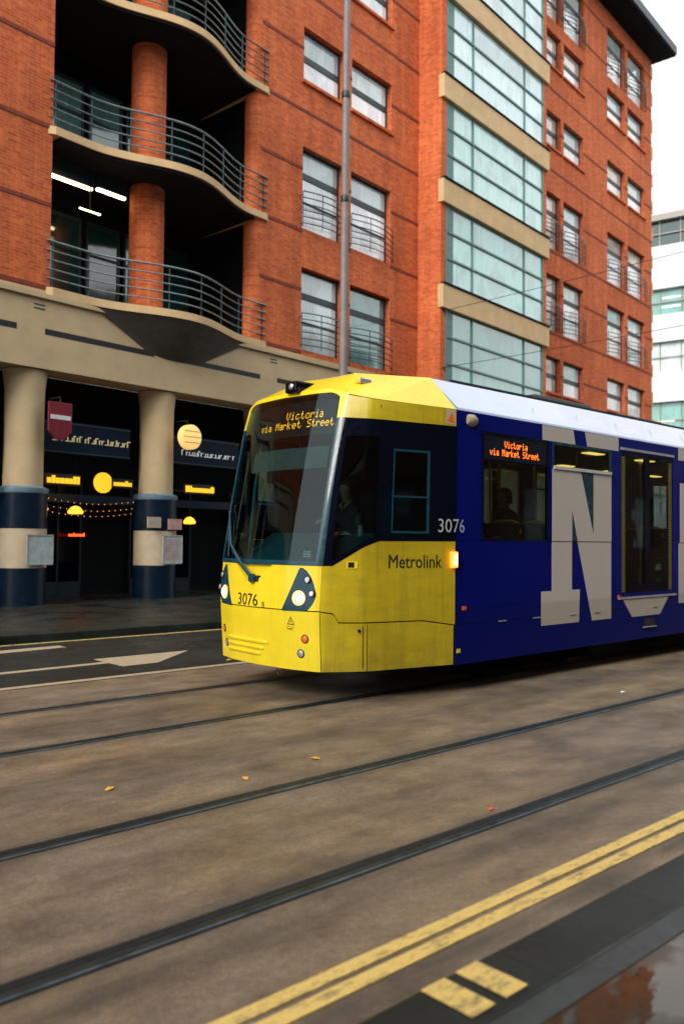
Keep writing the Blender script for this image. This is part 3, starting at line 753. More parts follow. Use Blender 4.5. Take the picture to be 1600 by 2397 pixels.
# saloon: side walls (near and far), roof
XE = 27.0
def wall_side(y_out, s):
    """s=-1 near side (outside faces -Y). returns nothing, builds parts"""
    t_ = .05; ya, yb = (y_out, y_out + t_) if s < 0 else (y_out - t_, y_out)
    b = MB(); b.box(7.42, XE, ya, yb, .32, .762); b.build('skirt', M['blue'], T)
    b = MB(); b.box(7.42, XE, ya + .002, yb, .770, .96)
    doors = [(11.0, 12.55), (17.2, 18.75), (22.6, 24.15)]
    wins = [(7.87, 9.22), (9.30, 10.74), (12.95, 14.35), (14.45, 15.85), (19.1, 20.5), (20.6, 22.0), (24.5, 25.9)]
    x = 7.42
    def seg(x0, x1, z0, z1): b.box(x0, x1, ya, yb, z0, z1)
    for d0, d1 in doors + [(XE, XE)]:
        if d0 > x: seg(x, d0, .9605, 1.700)
        x = d1
    pts = sorted(doors + wins)
    x = 7.42
    for d0, d1 in pts + [(XE, XE)]:
        seg(x, d0, 1.7085, 2.975); x = d1
    seg(7.42, XE, 2.9755, 3.17)
    for d0, d1 in doors: b.box(d0, d1, ya + .001, yb, .9605, .985)
    b.build('side_wall', M['blue'], T)
    bk = MB(); bk.box(7.41, XE, ya + .012, yb - .012, .34, .98)
    x = 7.42
    for d0, d1 in doors + [(XE, XE)]:
        bk.box(x, d0, ya + .012, yb - .012, .98, 1.74); x = d1
    bk.build('panel_gaps', M['black'], T)
    yo = ya if s < 0 else yb
    for w0, w1 in wins:
        fr_ = MB(); q = .035
        y0, y1 = (yo - .004, yo + .03) if s < 0 else (yo - .03, yo + .004)
        for (a, c, d, e) in ((w0, w1, 1.7085, 1.74), (w0, w1, 2.94, 2.975), (w0, w0 + q, 1.74, 2.94), (w1 - q, w1, 1.74, 2.94)): fr_.box(a, c, y0, y1, d, e)
        first = abs(w0 - 7.87) < .01
        if first: fr_.box(w0 + q, w1 - q, y0, y1, 2.64, 2.66)
        else: fr_.box(w0 + q, w1 - q, y0, y1, 2.63, 2.66)
        f0 = fr_.build('window', M['blackgloss'] if first else M['teal'], T)
        zt = 2.64 if first else 2.63
        box(w0 + q, w1 - q, yo + .008 * -s, yo + .012 * -s, 1.74, zt).build('pane', M['tram_glass'], f0)
        if not first: box(w0 + q, w1 - q, yo + .008 * -s, yo + .012 * -s, 2.66, 2.94).build('pane', M['tram_glass'], f0)
        else:
            box(w0 + q, w1 - q, min(yo, yo - .02 * s), max(yo, yo - .02 * s), 2.66, 2.94).build('display_box', M['navy'], f0)
    for d0, d1 in doors:
        y0, y1 = (yo + .01, yo + .04) if s < 0 else (yo - .04, yo - .01)
        dr = MB(); m_ = (d0 + d1) / 2
        for (a, c) in ((d0 + .012, m_ - .004), (m_ + .004, d1 - .012)):
            for (p0, p1, z0, z1) in ((a, c, .985, 1.12), (a, c, 2.92, 3.0), (a, a + .07, 1.12, 2.92), (c - .07, c, 1.12, 2.92)): dr.box(p0, p1, y0, y1, z0, z1)
        dro = dr.build('door', M['blackgloss'], T)
        for (a, c) in ((d0 + .085, m_ - .075), (m_ + .075, d1 - .085)):
            box(a, c, (y0 + y1) / 2 - .003, (y0 + y1) / 2 + .003, 1.12, 2.92).build('pane', M['tram_glass'], dro)
        yq = y0 - .003 if s < 0 else y1 + .003
        for xa in (d0 + .03, d1 - .13):
            ys = MB(); ys.box(xa + .045, xa + .055, min(yq, yq + .003), max(yq, yq + .003), 1.0, 2.9)
            for z in [1.0 + .035 * k for k in range(55)]: ys.box(xa, xa + .10, min(yq, yq + .004), max(yq, yq + .004), z, z + .020)
            ys.build('door_edge_stripe', M['stripe'], dro)
        yh = yo - .012 if s < 0 else yo + .002
        box(d0 - .08, d1 + .08, yh, yh + .012, .905, .935).build('door_sill', M['silver'], dro)
        box(d0 - .02, d1 + .02, yh - .0, yh + .01, 3.005, 3.04).build('door_header', M['silver'], dro)
wall_side(6.13, -1); wall_side(8.91, 1)
# roof: shoulder, top, gutters
b = MB(); prof = [(6.13, 3.172), (6.14, 3.20), (6.55, 3.585), (6.62, 3.605), (8.42, 3.605), (8.49, 3.585), (8.90, 3.20), (8.91, 3.172), (8.7, 3.13), (6.34, 3.13)]
b.prism([(7.435, y, z) for y, z in prof], (XE - 7.435, 0, 0)); b.build('roof', M['roofblue'], T)
hl = MB()
for k in range(14):
    x0 = 9.02 + k * 1.02
    hl.add([(x0, 6.215 - .004, 3.262 + .004), (x0 + .74, 6.215 - .004, 3.262 + .004), (x0 + .86, 6.375, 3.43), (x0 + .2, 6.375, 3.43)], [(0, 1, 2, 3)])
hl.build('roof_vinyl', simple('roof_vinyl_white', (.44, .51, .72), .2, coat=1, var=.03), T)
for (x0, x1, zt) in ((9.9, 11.75, 3.80), (12.2, 14.0, 3.77), (14.9, 17.5, 3.82), (18.4, 21.0, 3.82)):
    b = MB(); b.prism([(x0, 6.95, 3.606), (x0, 8.1, 3.606), (x0 + .25, 8.0, zt), (x0 + .25, 7.05, zt)], (0, 0, 0.0001)) if False else None
    b = MB(); V = [(x0, 6.9, 3.606), (x1, 6.9, 3.606), (x1, 8.14, 3.606), (x0, 8.14, 3.606), (x0 + .3, 7.0, zt), (x1 - .1, 7.0, zt), (x1 - .1, 8.04, zt), (x0 + .3, 8.04, zt)]
    b.add(V, [(0, 3, 2, 1), (4, 5, 6, 7), (0, 1, 5, 4), (1, 2, 6, 5), (2, 3, 7, 6), (3, 0, 4, 7)]); b.build('roof_box', M['roofdark'], T, bevel=.02)
b = MB(); b.box(7.9, XE, 6.62, 6.66, 3.606, 3.64); b.build('roof_cable_duct', M['roofdark'], T)
# interior
b = MB(); b.box(7.5, XE, 6.19, 8.85, .86, .94); b.build('floor', M['interior'], T)
b = MB(); b.box(7.5, XE, 6.19, 8.85, 3.02, 3.10); b.build('ceiling', M['interior'], T)
for x0 in [8.0 + 1.55 * k for k in range(12)]:
    for yy in (6.75, 8.2): box(x0, x0 + .42, yy - .07, yy + .07, 3.005, 3.019).build('ceiling_light', M['tramlight'], T)
for x0 in (8.02, 9.02, 9.8, 10.85, 12.7, 14.4, 16.9):
    for yy in (6.75, 8.3): MB().tube([(x0, yy, .94), (x0 + .03, yy, 1.8), (x0, yy, 3.0)], .019, 8).build('grab_pole', M['yellowpole'], T)
def seat(x, y):
    b = MB(); b.box(x, x + .45, y, y + .45, 1.36, 1.46); b.box(x + .38, x + .48, y, y + .45, 1.46, 1.93)
    b.box(x + .15, x + .3, y + .15, y + .3, .94, 1.36)
    s_ = b.build('seat', M['seat'], T, bevel=.03)
    MB().tube([(x + .43, y, 1.80), (x + .43, y + .03, 1.925), (x + .43, y + .12, 1.958), (x + .43, y + .33, 1.958), (x + .43, y + .42, 1.925), (x + .43, y + .45, 1.80)], .016, 8).build('seat_rail', M['yellowpole'], s_)
for x in (8.35, 8.95, 9.6, 10.2, 13.0, 13.8, 14.6, 15.4):
    for y in (6.24, 6.74, 7.86, 8.36): seat(x, y)
box(7.50, 7.55, 6.19, 8.85, .94, 3.02).build('cab_partition', M['darkwall'], T)
# side destination display
def sidemap(x, z): return (x, 6.138, z)
yb_ = 6.126
b = MB()
for txt, x0, z0, sx in (('Victoria', 8.30, 2.815, .0098), ('via Market Street', 8.02, 2.715, .0098)):
    x = x0
    for ch in txt:
        for j, row in enumerate(GLY[ch].split()):
            for i, bit in enumerate(row):
                if bit == '1':
                    cx = x + i * sx; cz = z0 + (6 - j) * .0118
                    b.add([(cx + .0050 * math.cos(k * PI / 3), yb_, cz + .0058 * math.sin(k * PI / 3)) for k in range(6)], [tuple(range(6))])
        x += 6 * sx
b.build('destination_lettering', M['led_orange'], T)
# wrap lettering (big serif N and its neighbours), thin vinyl film
def film(name, polys, mat, y=6.1275):
    for p in polys: MB().prism([(x, y, z) for x, z in p], (0, .0015, 0)).build(name, mat, T)
film('wrap_letter', [[(9.06, .655), (9.92, .655), (9.94, 1.08), (9.06, 1.08)], [(9.29, 1.0805), (9.75, 1.0805), (9.75, 1.699), (9.29, 1.699)],
    [(10.24, .655), (10.73, .655), (10.73, 1.699), (9.885, 1.699)],
    [(9.08, 2.977), (9.83, 2.977), (9.78, 3.165), (9.08, 3.165)], [(10.12, 2.977), (10.93, 2.977), (10.93, 3.165), (10.06, 3.165)],
    [(12.72, .78), (13.35, .78), (13.35, 1.699), (12.72, 1.699)], [(12.72, 2.977), (13.5, 2.977), (13.5, 3.165), (12.72, 3.165)],
    [(11.3, .645), (12.12, .645), (12.39, .895), (11.05, .895)], [(14.2, .655), (15.3, .655), (15.3, 1.699), (14.6, 1.699)]], M['vinyl'], 6.1265)
film('wrap_letter', [[(9.29, 1.7095), (9.75, 1.7095), (9.75, 2.12), (9.88, 1.7095), (10.73, 1.7095), (10.73, 2.625), (10.27, 2.625), (10.27, 1.80), (9.96, 2.625), (9.29, 2.625)],
    [(12.76, 1.7095), (13.4, 1.7095), (13.4, 2.625), (12.76, 2.625)]], M['vinyl'], 6.1225)
film('wrap_letter', [[(9.752, 2.114), (9.752, 1.7095), (9.879, 1.7095)], [(9.963, 2.624), (10.268, 2.624), (10.268, 1.812)]], M['teal'], 6.1227)
for w0, w1 in ((9.30, 10.74), (12.95, 14.35), (14.45, 15.85)):
    box(w0 + .02, w1 - .02, 6.108, 6.122, 2.628, 2.668).build('window_vent_rail', M['white'], T)
for x, z, m_, w_ in ((7.52, .945, M['orange_lens'], .07), (10.90, .945, M['orange_lens'], .07), (7.43, .475, M['yellow'], .06)):
    box(x, x + w_, 6.122, 6.129, z - .022, z + .022).build('reflector', m_, T)
for x in (8.2, 8.9, 9.7, 10.3, 11.9): box(x, x + .14, 6.118, 6.131, .757, .768).build('panel_catch', M['silver'], T)
box(11.65, 11.95, 6.125, 6.135, .50, .60).build('step_recess', M['black'], T)
box(11.62, 11.98, 6.10, 6.131, .475, .487).build('step', M['silver'], T)
# underframe and bogies
b = MB(); b.box(6.6, XE, 6.7, 8.35, .38, .86); b.build('underframe', M['undergear'], T)
b = MB(); b.box(7.45, XE, 6.22, 8.80, .30, .42); b.build('underframe', M['undergear'], T)
for xb in (8.6, 15.6, 22.5):
    for dx in (0, 1.8):
        for y in (6.72, 8.16):
            MB().lathe([(.31, 0), (.31, .10), (.2, .12), (.08, .12)], (xb + dx, y, .315), 24, 'y').build('wheel', M['undergear'], T)
    b = MB(); b.box(xb - .5, xb + 2.3, 6.55, 8.5, .10, .36); b.build('bogie_frame', M['undergear'], T)
# cab interior
b = MB(); b.add([Sf(t, 1.42, -.10) for t in [-2 + .2 * k for k in range(21)]] + [Vector((6.75, YC + 1.05 - 2.1 * k / 20, 1.78)) for k in range(21)],
                [(i, i + 1, 22 + i, 21 + i) for i in range(20)])
b.add([Vector((6.75, YC + 1.05 - 2.1 * k / 20, 1.78)) for k in range(21)] + [Vector((6.95, YC + 1.05 - 2.1 * k / 20, 1.70)) for k in range(21)], [(i, i + 1, 22 + i, 21 + i) for i in range(20)])
b.add([(6.95, YC + 1.05, 1.70), (6.95, YC - 1.05, 1.70), (6.95, YC - 1.05, 1.0), (6.95, YC + 1.05, 1.0)], [(0, 1, 2, 3)])
b.build('dashboard', M['cabgrey'], T)
patch(2.24, 3.06, lambda t: side_top(t) + .03, 1.735, 16, 2, -.11, .02).build('console', M['cabgrey'], T, smooth=True)
box(6.25, 7.5, YC - 1.0, YC + 1.0, .95, 1.02).build('cab_floor', M['darkwall'], T)
box(6.45, 7.5, YC - 1.15, YC + 1.15, 3.10, 3.14).build('cab_ceiling', M['interior'], T)
b = MB(); b.box(6.98, 7.42, 7.12, 7.62, 1.42, 1.54); b.box(7.34, 7.46, 7.12, 7.62, 1.54, 2.30); b.box(7.36, 7.45, 7.24, 7.50, 2.30, 2.56); b.box(7.1, 7.25, 7.3, 7.45, 1.0, 1.42)
b.build('driver_seat', M['seat'], T, bevel=.04)
b = MB().tube([(6.10, 8.20, 1.5), (6.18, 8.20, 2.3), (6.3, 8.2, 3.0)], .025, 8); b.build('cab_post', M['cabgrey'], T)
MB().box(6.28, 6.33, 8.02, 8.12, 2.36, 2.52).build('cab_mirror', M['black'], T, bevel=.01)

# ------------------------------------------------------------------ people in the tram
def seated(name, label, loc, rz, jacket, hairlen=0, hand=None, collar=True, seatz=0.0):
    """seated figure facing local -X; pelvis at origin"""
    root = empty(name, label, 'person', loc, rz)
    J = {}; E = []; V = []; Rr = []
    def j(n_, p, r, par=None):
        J[n_] = len(V); V.append(p); Rr.append(r)
        if par: E.append((J[par], J[n_]))
    j('pel', (0, 0, 0), (.15, .12)); j('waist', (-.02, 0, .18), (.145, .11), 'pel'); j('chest', (-.05, 0, .36), (.165, .12), 'waist'); j('up', (-.06, 0, .47), (.14, .10), 'chest')
    j('neck', (-.075, 0, .555), (.055, .055), 'up'); j('jaw', (-.10, 0, .63), (.066, .070), 'neck'); j('head', (-.105, 0, .71), (.088, .098), 'jaw'); j('crown', (-.095, 0, .785), (.070, .080), 'head')
    for s, nm in ((-1, 'r'), (1, 'l')):
        j('sh' + nm, (-.06, s * .17, .44), (.07, .065), 'up')
        hp_ = hand[0] if hand and s == 1 and hand[0] else (-.46, s * .13, .17)
        if hand and s == 1: hp_ = hand[1]
        el = (-.12 + .0, s * .24, .19)
        j('el' + nm, el, (.05, .05), 'sh' + nm)
        wr = Vector(hp_) + Vector((.09, 0, .01))
        j('wr' + nm, tuple(wr), (.031, .034), 'el' + nm)
        j('pm' + nm, (hp_[0] + .02, hp_[1], hp_[2]), (.026, .040), 'wr' + nm)
        for k, (dy, ln) in enumerate(((-.033, .055), (-.011, .066), (.011, .062), (.033, .048))):
            a_ = (hp_[0] - .035, hp_[1] + dy, hp_[2] + .004); c_ = (a_[0] - ln * .55, a_[1] + dy * .2, a_[2] - .012); d_ = (c_[0] - ln * .25, c_[1], c_[2] - .032)
            j('f%d%s' % (k, nm), a_, (.0105, .0105), 'pm' + nm); j('g%d%s' % (k, nm), c_, (.0095, .0095), 'f%d%s' % (k, nm)); j('h%d%s' % (k, nm), d_, (.0075, .0075), 'g%d%s' % (k, nm))
        j('t' + nm, (hp_[0] + .005, hp_[1] - s * .048, hp_[2] - .006), (.012, .012), 'pm' + nm); j('u' + nm, (hp_[0] - .035, hp_[1] - s * .058, hp_[2] - .022), (.009, .009), 't' + nm)
        j('hp' + nm, (-.06, s * .10, -.02), (.095, .09), 'pel'); j('kn' + nm, (-.46, s * .13, .02), (.065, .065), 'hp' + nm); j('an' + nm, (-.48, s * .13, -.40), (.042, .042), 'kn' + nm)
        j('to' + nm, (-.62, s * .14, -.45), (.035, .045), 'an' + nm)
    me = bpy.data.meshes.new('body'); me.from_pydata(V, E, []); o = bpy.data.objects.new('body', me); C.objects.link(o)
    sk = o.modifiers.new('skin', 'SKIN'); sk.use_smooth_shade = True
    for i, v in enumerate(me.skin_vertices[0].data): v.radius = Rr[i]; v.use_root = (i == 0)
    ss = o.modifiers.new('sub', 'SUBSURF'); ss.levels = 2; ss.render_levels = 2
    bpy.context.view_layer.update()
    m2 = bpy.data.meshes.new_from_object(o.evaluated_get(bpy.context.evaluated_depsgraph_get()))
    bpy.data.objects.remove(o); o = bpy.data.objects.new('body', m2); C.objects.link(o); o.parent = root
    # face relief on the head (nose, brow, eye hollows, mouth line)
    for v in m2.vertices:
        x, y, z = v.co
        if z > .60 and x < -.11:
            v.co.x -= .022 * math.exp(-((y / .014) ** 2 + ((z - .695) / .026) ** 2))
            v.co.x += .010 * math.exp(-(((abs(y) - .032) / .014) ** 2 + ((z - .722) / .014) ** 2))
            v.co.x -= .008 * math.exp(-((y / .022) ** 2 + ((z - .645) / .010) ** 2))
    m2.materials.clear(); m2.materials.append(jacket); m2.materials.append(M['skin']); m2.materials.append(M['darkwall'])
    hz = [Vector(V[J['wr' + q]]) for q in 'rl']
    for p in m2.polygons:
        c = p.center; p.use_smooth = True
        if c.z > .565 and abs(c.y) < .14: p.material_index = 1
        elif any(c.x < h.x - .0 and (c - h).length < .2 for h in hz) and c.z > .10: p.material_index = 1
        elif c.z < .0: p.material_index = 2
    hb = MB()
    hb.lathe([(.02, .118), (.06, .105), (.09, .07), (.103, .02), (.102, -.03 - hairlen), (.085, -.05 - hairlen)], (-.082, 0, .715), 20)
    hb.v = [((x + .02 if x < -.12 and z < .76 else x), y * .92, z) for x, y, z in hb.v]
    hb.build('hair', M['hair'], root, smooth=True)
    if collar:
        b = MB()
        for s in (-1, 1): b.add([(-.165, s * .005, .470), (-.150, s * .075, .525), (-.085, s * .085, .575), (-.135, s * .035, .555)], [(0, 1, 2, 3)])
        b.build('collar', M['collar'], root)
    return root
seated('person', 'tram driver in a dark jacket with a pale yellow collar, hand resting on the controls', (6.93, 7.30, 1.58), 0, M['jacket'], hand=(None, (-.36, .12, .335)))
drv = bpy.data.objects['person']
drv.rotation_euler = (0, 0, 0)
seated('person', 'passenger with dark hair seated at the first saloon window behind the cab', (9.05, 6.62, 1.56), 0, M['jacket'], .05, collar=False)
# small things on the driver's ledge
def ledge(t, z=1.742): return Sf(t, z, -.13)
p = ledge(2.50); b = MB(); b.prism([(p.x - .05, p.y, 1.75), (p.x + .09, p.y - .01, 1.752), (p.x + .09, p.y + .07, 1.79), (p.x - .04, p.y + .08, 1.785)], (0, 0, .002))
b.build('paper', M['paper'], label='white folded paper on the ledge inside the cab side window', category='paper')
p = ledge(2.90); b = MB(); b.lathe([(.026, 0), (.027, .07), (.022, .085), (.022, .10), (.024, .10), (.024, .115)], (p.x, p.y, 1.738), 16)
b.build('bottle', M['poster'], smooth=True, label='small pale bottle standing on the ledge inside the cab side window', category='bottle')
p = ledge(2.40); b = MB(); b.lathe([(.02, 0), (.026, .01), (.026, .035), (.016, .05), (.004, .052)], (p.x + .02, p.y + .02, 1.742), 14)
b.build('control_knob', M['leaf_red'], T, smooth=True)

# ------------------------------------------------------------------ brick building (local x along the facade, y into it, z up)
BA = R(6.8)
bld = empty('apartment_building', 'orange brick apartment building with curved balconies, a glazed bay and a cream arcade', 'building', (7.28, 19.0, 0), BA)
B = bld
def holes_wall(b, x0, x1, z0, z1, holes, y=0.0, depth=.30):
    xs = sorted({x0, x1, *[h[0] for h in holes], *[h[1] for h in holes]}); zs = sorted({z0, z1, *[h[2] for h in holes], *[h[3] for h in holes]})
    for i in range(len(xs) - 1):
        for k in range(len(zs) - 1):
            cx, cz = (xs[i] + xs[i + 1]) / 2, (zs[k] + zs[k + 1]) / 2
            if not any(h[0] < cx < h[1] and h[2] < cz < h[3] for h in holes):
                b.add([(xs[i], y, zs[k]), (xs[i + 1], y, zs[k]), (xs[i + 1], y, zs[k + 1]), (xs[i], y, zs[k + 1])], [(0, 1, 2, 3)])
    for (a, c, d, e) in holes:
        b.add([(a, y, d), (a, y + depth, d), (a, y + depth, e), (a, y, e), (c, y, d), (c, y + depth, d), (c, y + depth, e), (c, y, e)],
              [(0, 1, 2, 3), (4, 7, 6, 5), (0, 4, 5, 1), (3, 2, 6, 7)])
TOPZ = 34.0
# window list: (x0,x1,z0,z1,juliet)
WIN = []
for k in range(-0, 6):
    zt = 10.15 + 3.8 * k
    for ci, (a, c) in enumerate(((9.63, 11.58), (11.97, 14.15))):
        tall = k in (0, 1, 5)
        WIN.append((a, c, zt - (2.58 if tall else 1.72), zt, tall, 'AB', k))
    for ci, (a, c) in enumerate(((25.0, 27.3), (27.6, 29.75), (32.6, 34.9), (35.3, 37.7))):
        tall = k in (1, 2, 5); zt2 = zt + (.05 if k < 5 else -.55)
        WIN.append((a, c, zt2 - (2.6 if tall else 1.65), zt2, tall, 'CD', k))
b = MB(); b.box(-20, 1.1, 0, 8, 7.40, TOPZ)
b.build('brick_wall', M['brick'], B)
b = MB(); holes_wall(b, 7.85, 15.81, 7.40, TOPZ, [w_[:4] for w_ in WIN if w_[5] == 'AB'])
b.build('brick_wall', M['brick'], B)
b = MB(); b.box(7.85, 8.0, .31, 3.2, 7.4, TOPZ); b.build('recess_side_wall', M['darkwall'], B)  # dark material puts the recess shade into this wall's colour
b = MB(); holes_wall(b, 23.9, 38.75, 5.6, 29.455, [w_[:4] for w_ in WIN if w_[5] == 'CD'])
b.add([(38.75, 0, 0), (38.75, 8, 0), (38.75, 8, 29.455), (38.75, 0, 29.455)], [(0, 1, 2, 3)])
b.build('brick_wall', M['brick'], B)
# brick courses
def crs(a, c, z):
    box(a, c, -.018, .02, z, z + .09).build('brick_course', M['brick_dark'], B)
for k in range(6):
    for z in (7.44 + 3.8 * k, 9.40 + 3.8 * k):
        crs(-20, 1.1, z)
        segs = [(7.85, 15.79), (23.92, 38.73)]
        for a, c in segs:
            xs = [a]; hh = sorted([w_ for w_ in WIN if w_[2] - .1 < z + .045 < w_[3] + .1 and a <= w_[0] < c])
            x = a
            for w_ in hh: 
                if w_[0] > x: crs(x, w_[0], z)
                x = w_[1]
            if z < 29: crs(x, c, z)
# rounded brick nib at the right side of the recess
b = MB().lathe([(.30, 7.5), (.30, TOPZ)], (7.86, .303, 0), 28); b.build('brick_nib', M['brick'], B, smooth=True)
# recess
RD = 2.6
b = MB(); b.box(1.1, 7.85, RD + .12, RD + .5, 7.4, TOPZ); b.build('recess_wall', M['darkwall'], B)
b = MB(); b.box(1.1, 7.85, RD + .3, 8, TOPZ - 1, TOPZ); b.build('parapet', M['brick'], B)
for lv in range(4):
    z = 7.5 + 3.8 * lv
    for i, (a, c) in enumerate(((1.25, 2.35), (2.45, 3.55), (3.7, 4.8), (4.95, 6.05), (6.2, 7.3))):
        f0 = MB(); q = .06
        for (p0, p1, z0, z1) in ((a, c, z + .02, z + .1), (a, c, z + 2.85, z + 2.95), (a, a + q, z + .1, z + 2.85), (c - q, c, z + .1, z + 2.85), (a + q, c - q, z + 2.0, z + 2.06)): f0.box(p0, p1, RD - .02, RD + .1, z0, z1)
        fo = f0.build('balcony_door', M['frame'], B)
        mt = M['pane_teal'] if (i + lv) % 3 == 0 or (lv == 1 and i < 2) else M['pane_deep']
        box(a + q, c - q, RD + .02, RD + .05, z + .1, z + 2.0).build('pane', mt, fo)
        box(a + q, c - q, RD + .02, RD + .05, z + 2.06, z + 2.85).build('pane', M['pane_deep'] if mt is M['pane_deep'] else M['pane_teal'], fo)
b = MB().lathe([(.46, 7.5), (.46, TOPZ)], (4.36, .75, 0), 32); b.build('column', M['brick'], B, smooth=True)
def bulge(x):
    if x < 1.0 or x > 8.15: return 0
    u = (x - 4.75) / 2.7
    return .10 + (.75 * (math.cos(PI * u) * .5 + .5) if abs(u) < 1 else 0)
for lv in range(4):
    z = 7.5 + 3.8 * lv
    xs = [.98 + 7.18 * k / 48 for k in range(49)]
    fr_ = [(x, -bulge(x), z - .19) for x in xs]; back = [(8.16, RD, z - .19), (.98, RD, z - .19)]
    # keep the slab clear of the walls either side
    fr_ = [(x, -bulge(x), z - .19) for x in xs]; poly = fr_ + [(8.16, -.003, z - .19), (7.84, -.003, z - .19), (7.84, RD + .1, z - .19), (1.11, RD + .1, z - .19), (1.11, -.003, z - .19), (.98, -.003, z - .19)]
    MB().prism(poly, (0, 0, .19)).build('balcony_slab', M['cream_band'], B)
    if lv > 0:
        p2 = [(x, -bulge(x) + .06, z - .26) for x in xs if 1.2 < x < 7.7] + [(7.7, RD, z - .26), (1.2, RD, z - .26)]
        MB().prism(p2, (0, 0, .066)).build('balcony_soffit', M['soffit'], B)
    rr = sub('balcony_railing', B)
    for k in range(5):
        zz = z + .22 + .22 * k
        MB().tube([(x, -bulge(x) + .07, zz) for x in [1.0 + 7.1 * q / 40 for q in range(41)]], .026 if k == 4 else .017, 6).build('rail', M['rail_metal'], rr, smooth=True)
    for q in range(8):
        x = 1.15 + q * .97
        MB().tube([(x, -bulge(x) + .09, z), (x, -bulge(x) + .09, z + 1.08)], .020, 6).build('post', M['rail_dark'], rr)
# conical corbel below the lowest balcony, the shade there painted into its dark colour
b = MB(); nn_ = 20; V = []
for i in range(7):
    g = i / 6; zc = 7.31 - .95 * g
    for k in range(nn_ + 1):
        x = 2.3 + 5.0 * k / nn_; xm = 4.8 + (x - 4.8) * (1 - g * .72)
        V.append((xm, -(bulge(x) - .02) * (1 - g) ** .8 - .002, zc))
F = [(i * (nn_ + 1) + k, i * (nn_ + 1) + k + 1, (i + 1) * (nn_ + 1) + k + 1, (i + 1) * (nn_ + 1) + k) for i in range(6) for k in range(nn_)]
b.add(V, F); b.build('corbel', simple('corbel_shaded', (.065, .055, .045), .85), B, smooth=True)
# windows
def window(x0, x1, z0, z1, tall, col, k):
    f0 = MB(); q = .07; y0, y1 = .20, .28; xm = (x0 + x1) / 2
    zm = z1 - .82 if tall else (z0 + z1) / 2
    bars = [(x0, x1, z0, z0 + q), (x0, x1, z1 - q, z1), (x0, x0 + q, z0 + q, z1 - q), (x1 - q, x1, z0 + q, z1 - q), (x0 + q, x1 - q, zm - .10, zm + .10)]
    if tall: bars.append((x0 + q, x1 - q, zm - .86, zm - .80))
    for (a, c, d, e) in bars: f0.box(a, c, y0, y1, d, e)
    fo = f0.build('window', M['frame'], B)
    low = k == 0
    r_ = random.random()
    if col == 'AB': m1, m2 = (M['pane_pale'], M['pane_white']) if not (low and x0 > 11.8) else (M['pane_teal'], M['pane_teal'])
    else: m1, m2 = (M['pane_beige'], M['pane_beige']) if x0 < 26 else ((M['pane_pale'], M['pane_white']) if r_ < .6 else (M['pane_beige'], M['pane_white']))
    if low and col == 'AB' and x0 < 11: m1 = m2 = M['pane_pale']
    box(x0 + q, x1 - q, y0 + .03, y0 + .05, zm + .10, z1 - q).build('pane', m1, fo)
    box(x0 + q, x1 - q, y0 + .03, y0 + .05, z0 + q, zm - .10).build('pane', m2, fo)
    if not tall: box(x0 - .08, x1 + .08, -.09, .19, z0 - .10, z0 - .002).build('sill', M['brick'], fo)
    if tall:
        jr = sub('juliet_balcony', B)
        xs = [x0 - .05 + (x1 - x0 + .1) * i / 12 for i in range(13)]
        yy = [-.10 - .24 * math.sin(PI * i / 12) for i in range(13)]
        for kk in range(6):
            zz = z0 + .12 + kk * .20
            MB().tube(list(zip(xs, yy, [zz] * 13)), .017 if kk < 5 else .024, 6).build('rail', M['rail_dark'] if kk < 5 else M['rail_metal'], jr)
        for i in (0, 4, 8, 12): MB().tube([(xs[i], yy[i] + .02, z0 + .02), (xs[i], yy[i] + .02, z0 + 1.12)], .014, 6).build('post', M['rail_dark'], jr)
        for i in (0, 12):
            for zq in (1.0, .12): MB().tube([(xs[i], yy[i], z0 + zq), (xs[i], .03, z0 + zq)], .014, 6).build('bracket', M['rail_dark'], jr)
for w_ in WIN:
    window(*w_)
# glazed bay
b = MB(); b.add([(15.81, 0, 5.6), (15.81, -1, 5.6), (15.81, -1, TOPZ), (15.81, 0, TOPZ)], [(0, 1, 2, 3)]); b.box(15.812, 16.12, -1.0, -.4, 5.6, TOPZ)
b.box(23.6, 23.898, -1.0, 0.3, 5.6, TOPZ)
b.build('bay_pier', M['brick'], B)
b = MB(); b.box(16.12, 23.6, -.70, -.55, 5.6, TOPZ); b.build('bay_backing', M['dark'], B)
for k in range(-1, 6):
    zb0, zb1 = 10.03 + 3.82 * k, 10.88 + 3.82 * k
    box(15.76, 23.93, -1.14, -.9, zb0, zb1).build('bay_beam', M['cream_band'], B, bevel=.02)
    box(15.80, 23.90, -1.18, -1.0, zb1 + .002, zb1 + .07).build('bay_beam_cap', M['soffit'], B)
    z0, z1 = zb1 + .07, zb0 + 3.82
    gw = MB(); h = z1 - z0
    for i in (1, 2): gw.box(16.13, 23.58, -1.03, -.93, z0 + h * i / 3 - .035, z0 + h * i / 3 + .035)
    for x in (16.13, 17.9, 21.9, 23.50): gw.box(x, x + .07, -1.02, -.93, z0, z1)
    gw.box(16.2, 16.62, -.99, -.93, z0, z1)
    fo = gw.build('bay_window', M['bay_frame'], B)
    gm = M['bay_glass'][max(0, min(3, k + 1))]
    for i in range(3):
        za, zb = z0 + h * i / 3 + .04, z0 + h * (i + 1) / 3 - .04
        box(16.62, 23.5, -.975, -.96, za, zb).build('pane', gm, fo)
# eaves on the right
b = MB(); b.prism([(23.95, -1.25, 29.46), (39.15, -1.25, 29.46), (39.15, 8, 29.46), (23.95, 8, 29.46)], (0, 0, .5)); b.build('eaves', M['soffit'], B)
box(23.95, 39.2, -1.31, -1.251, 29.56, 30.02).build('gutter', M['frame'], B)
for k in range(30):
    z = 5.7 + k * .8
    if z < 29: box(38.752, 39.75 if k % 2 else 39.5, .30, .8, z, z + .74).build('quoin', M['cream_band'], B)
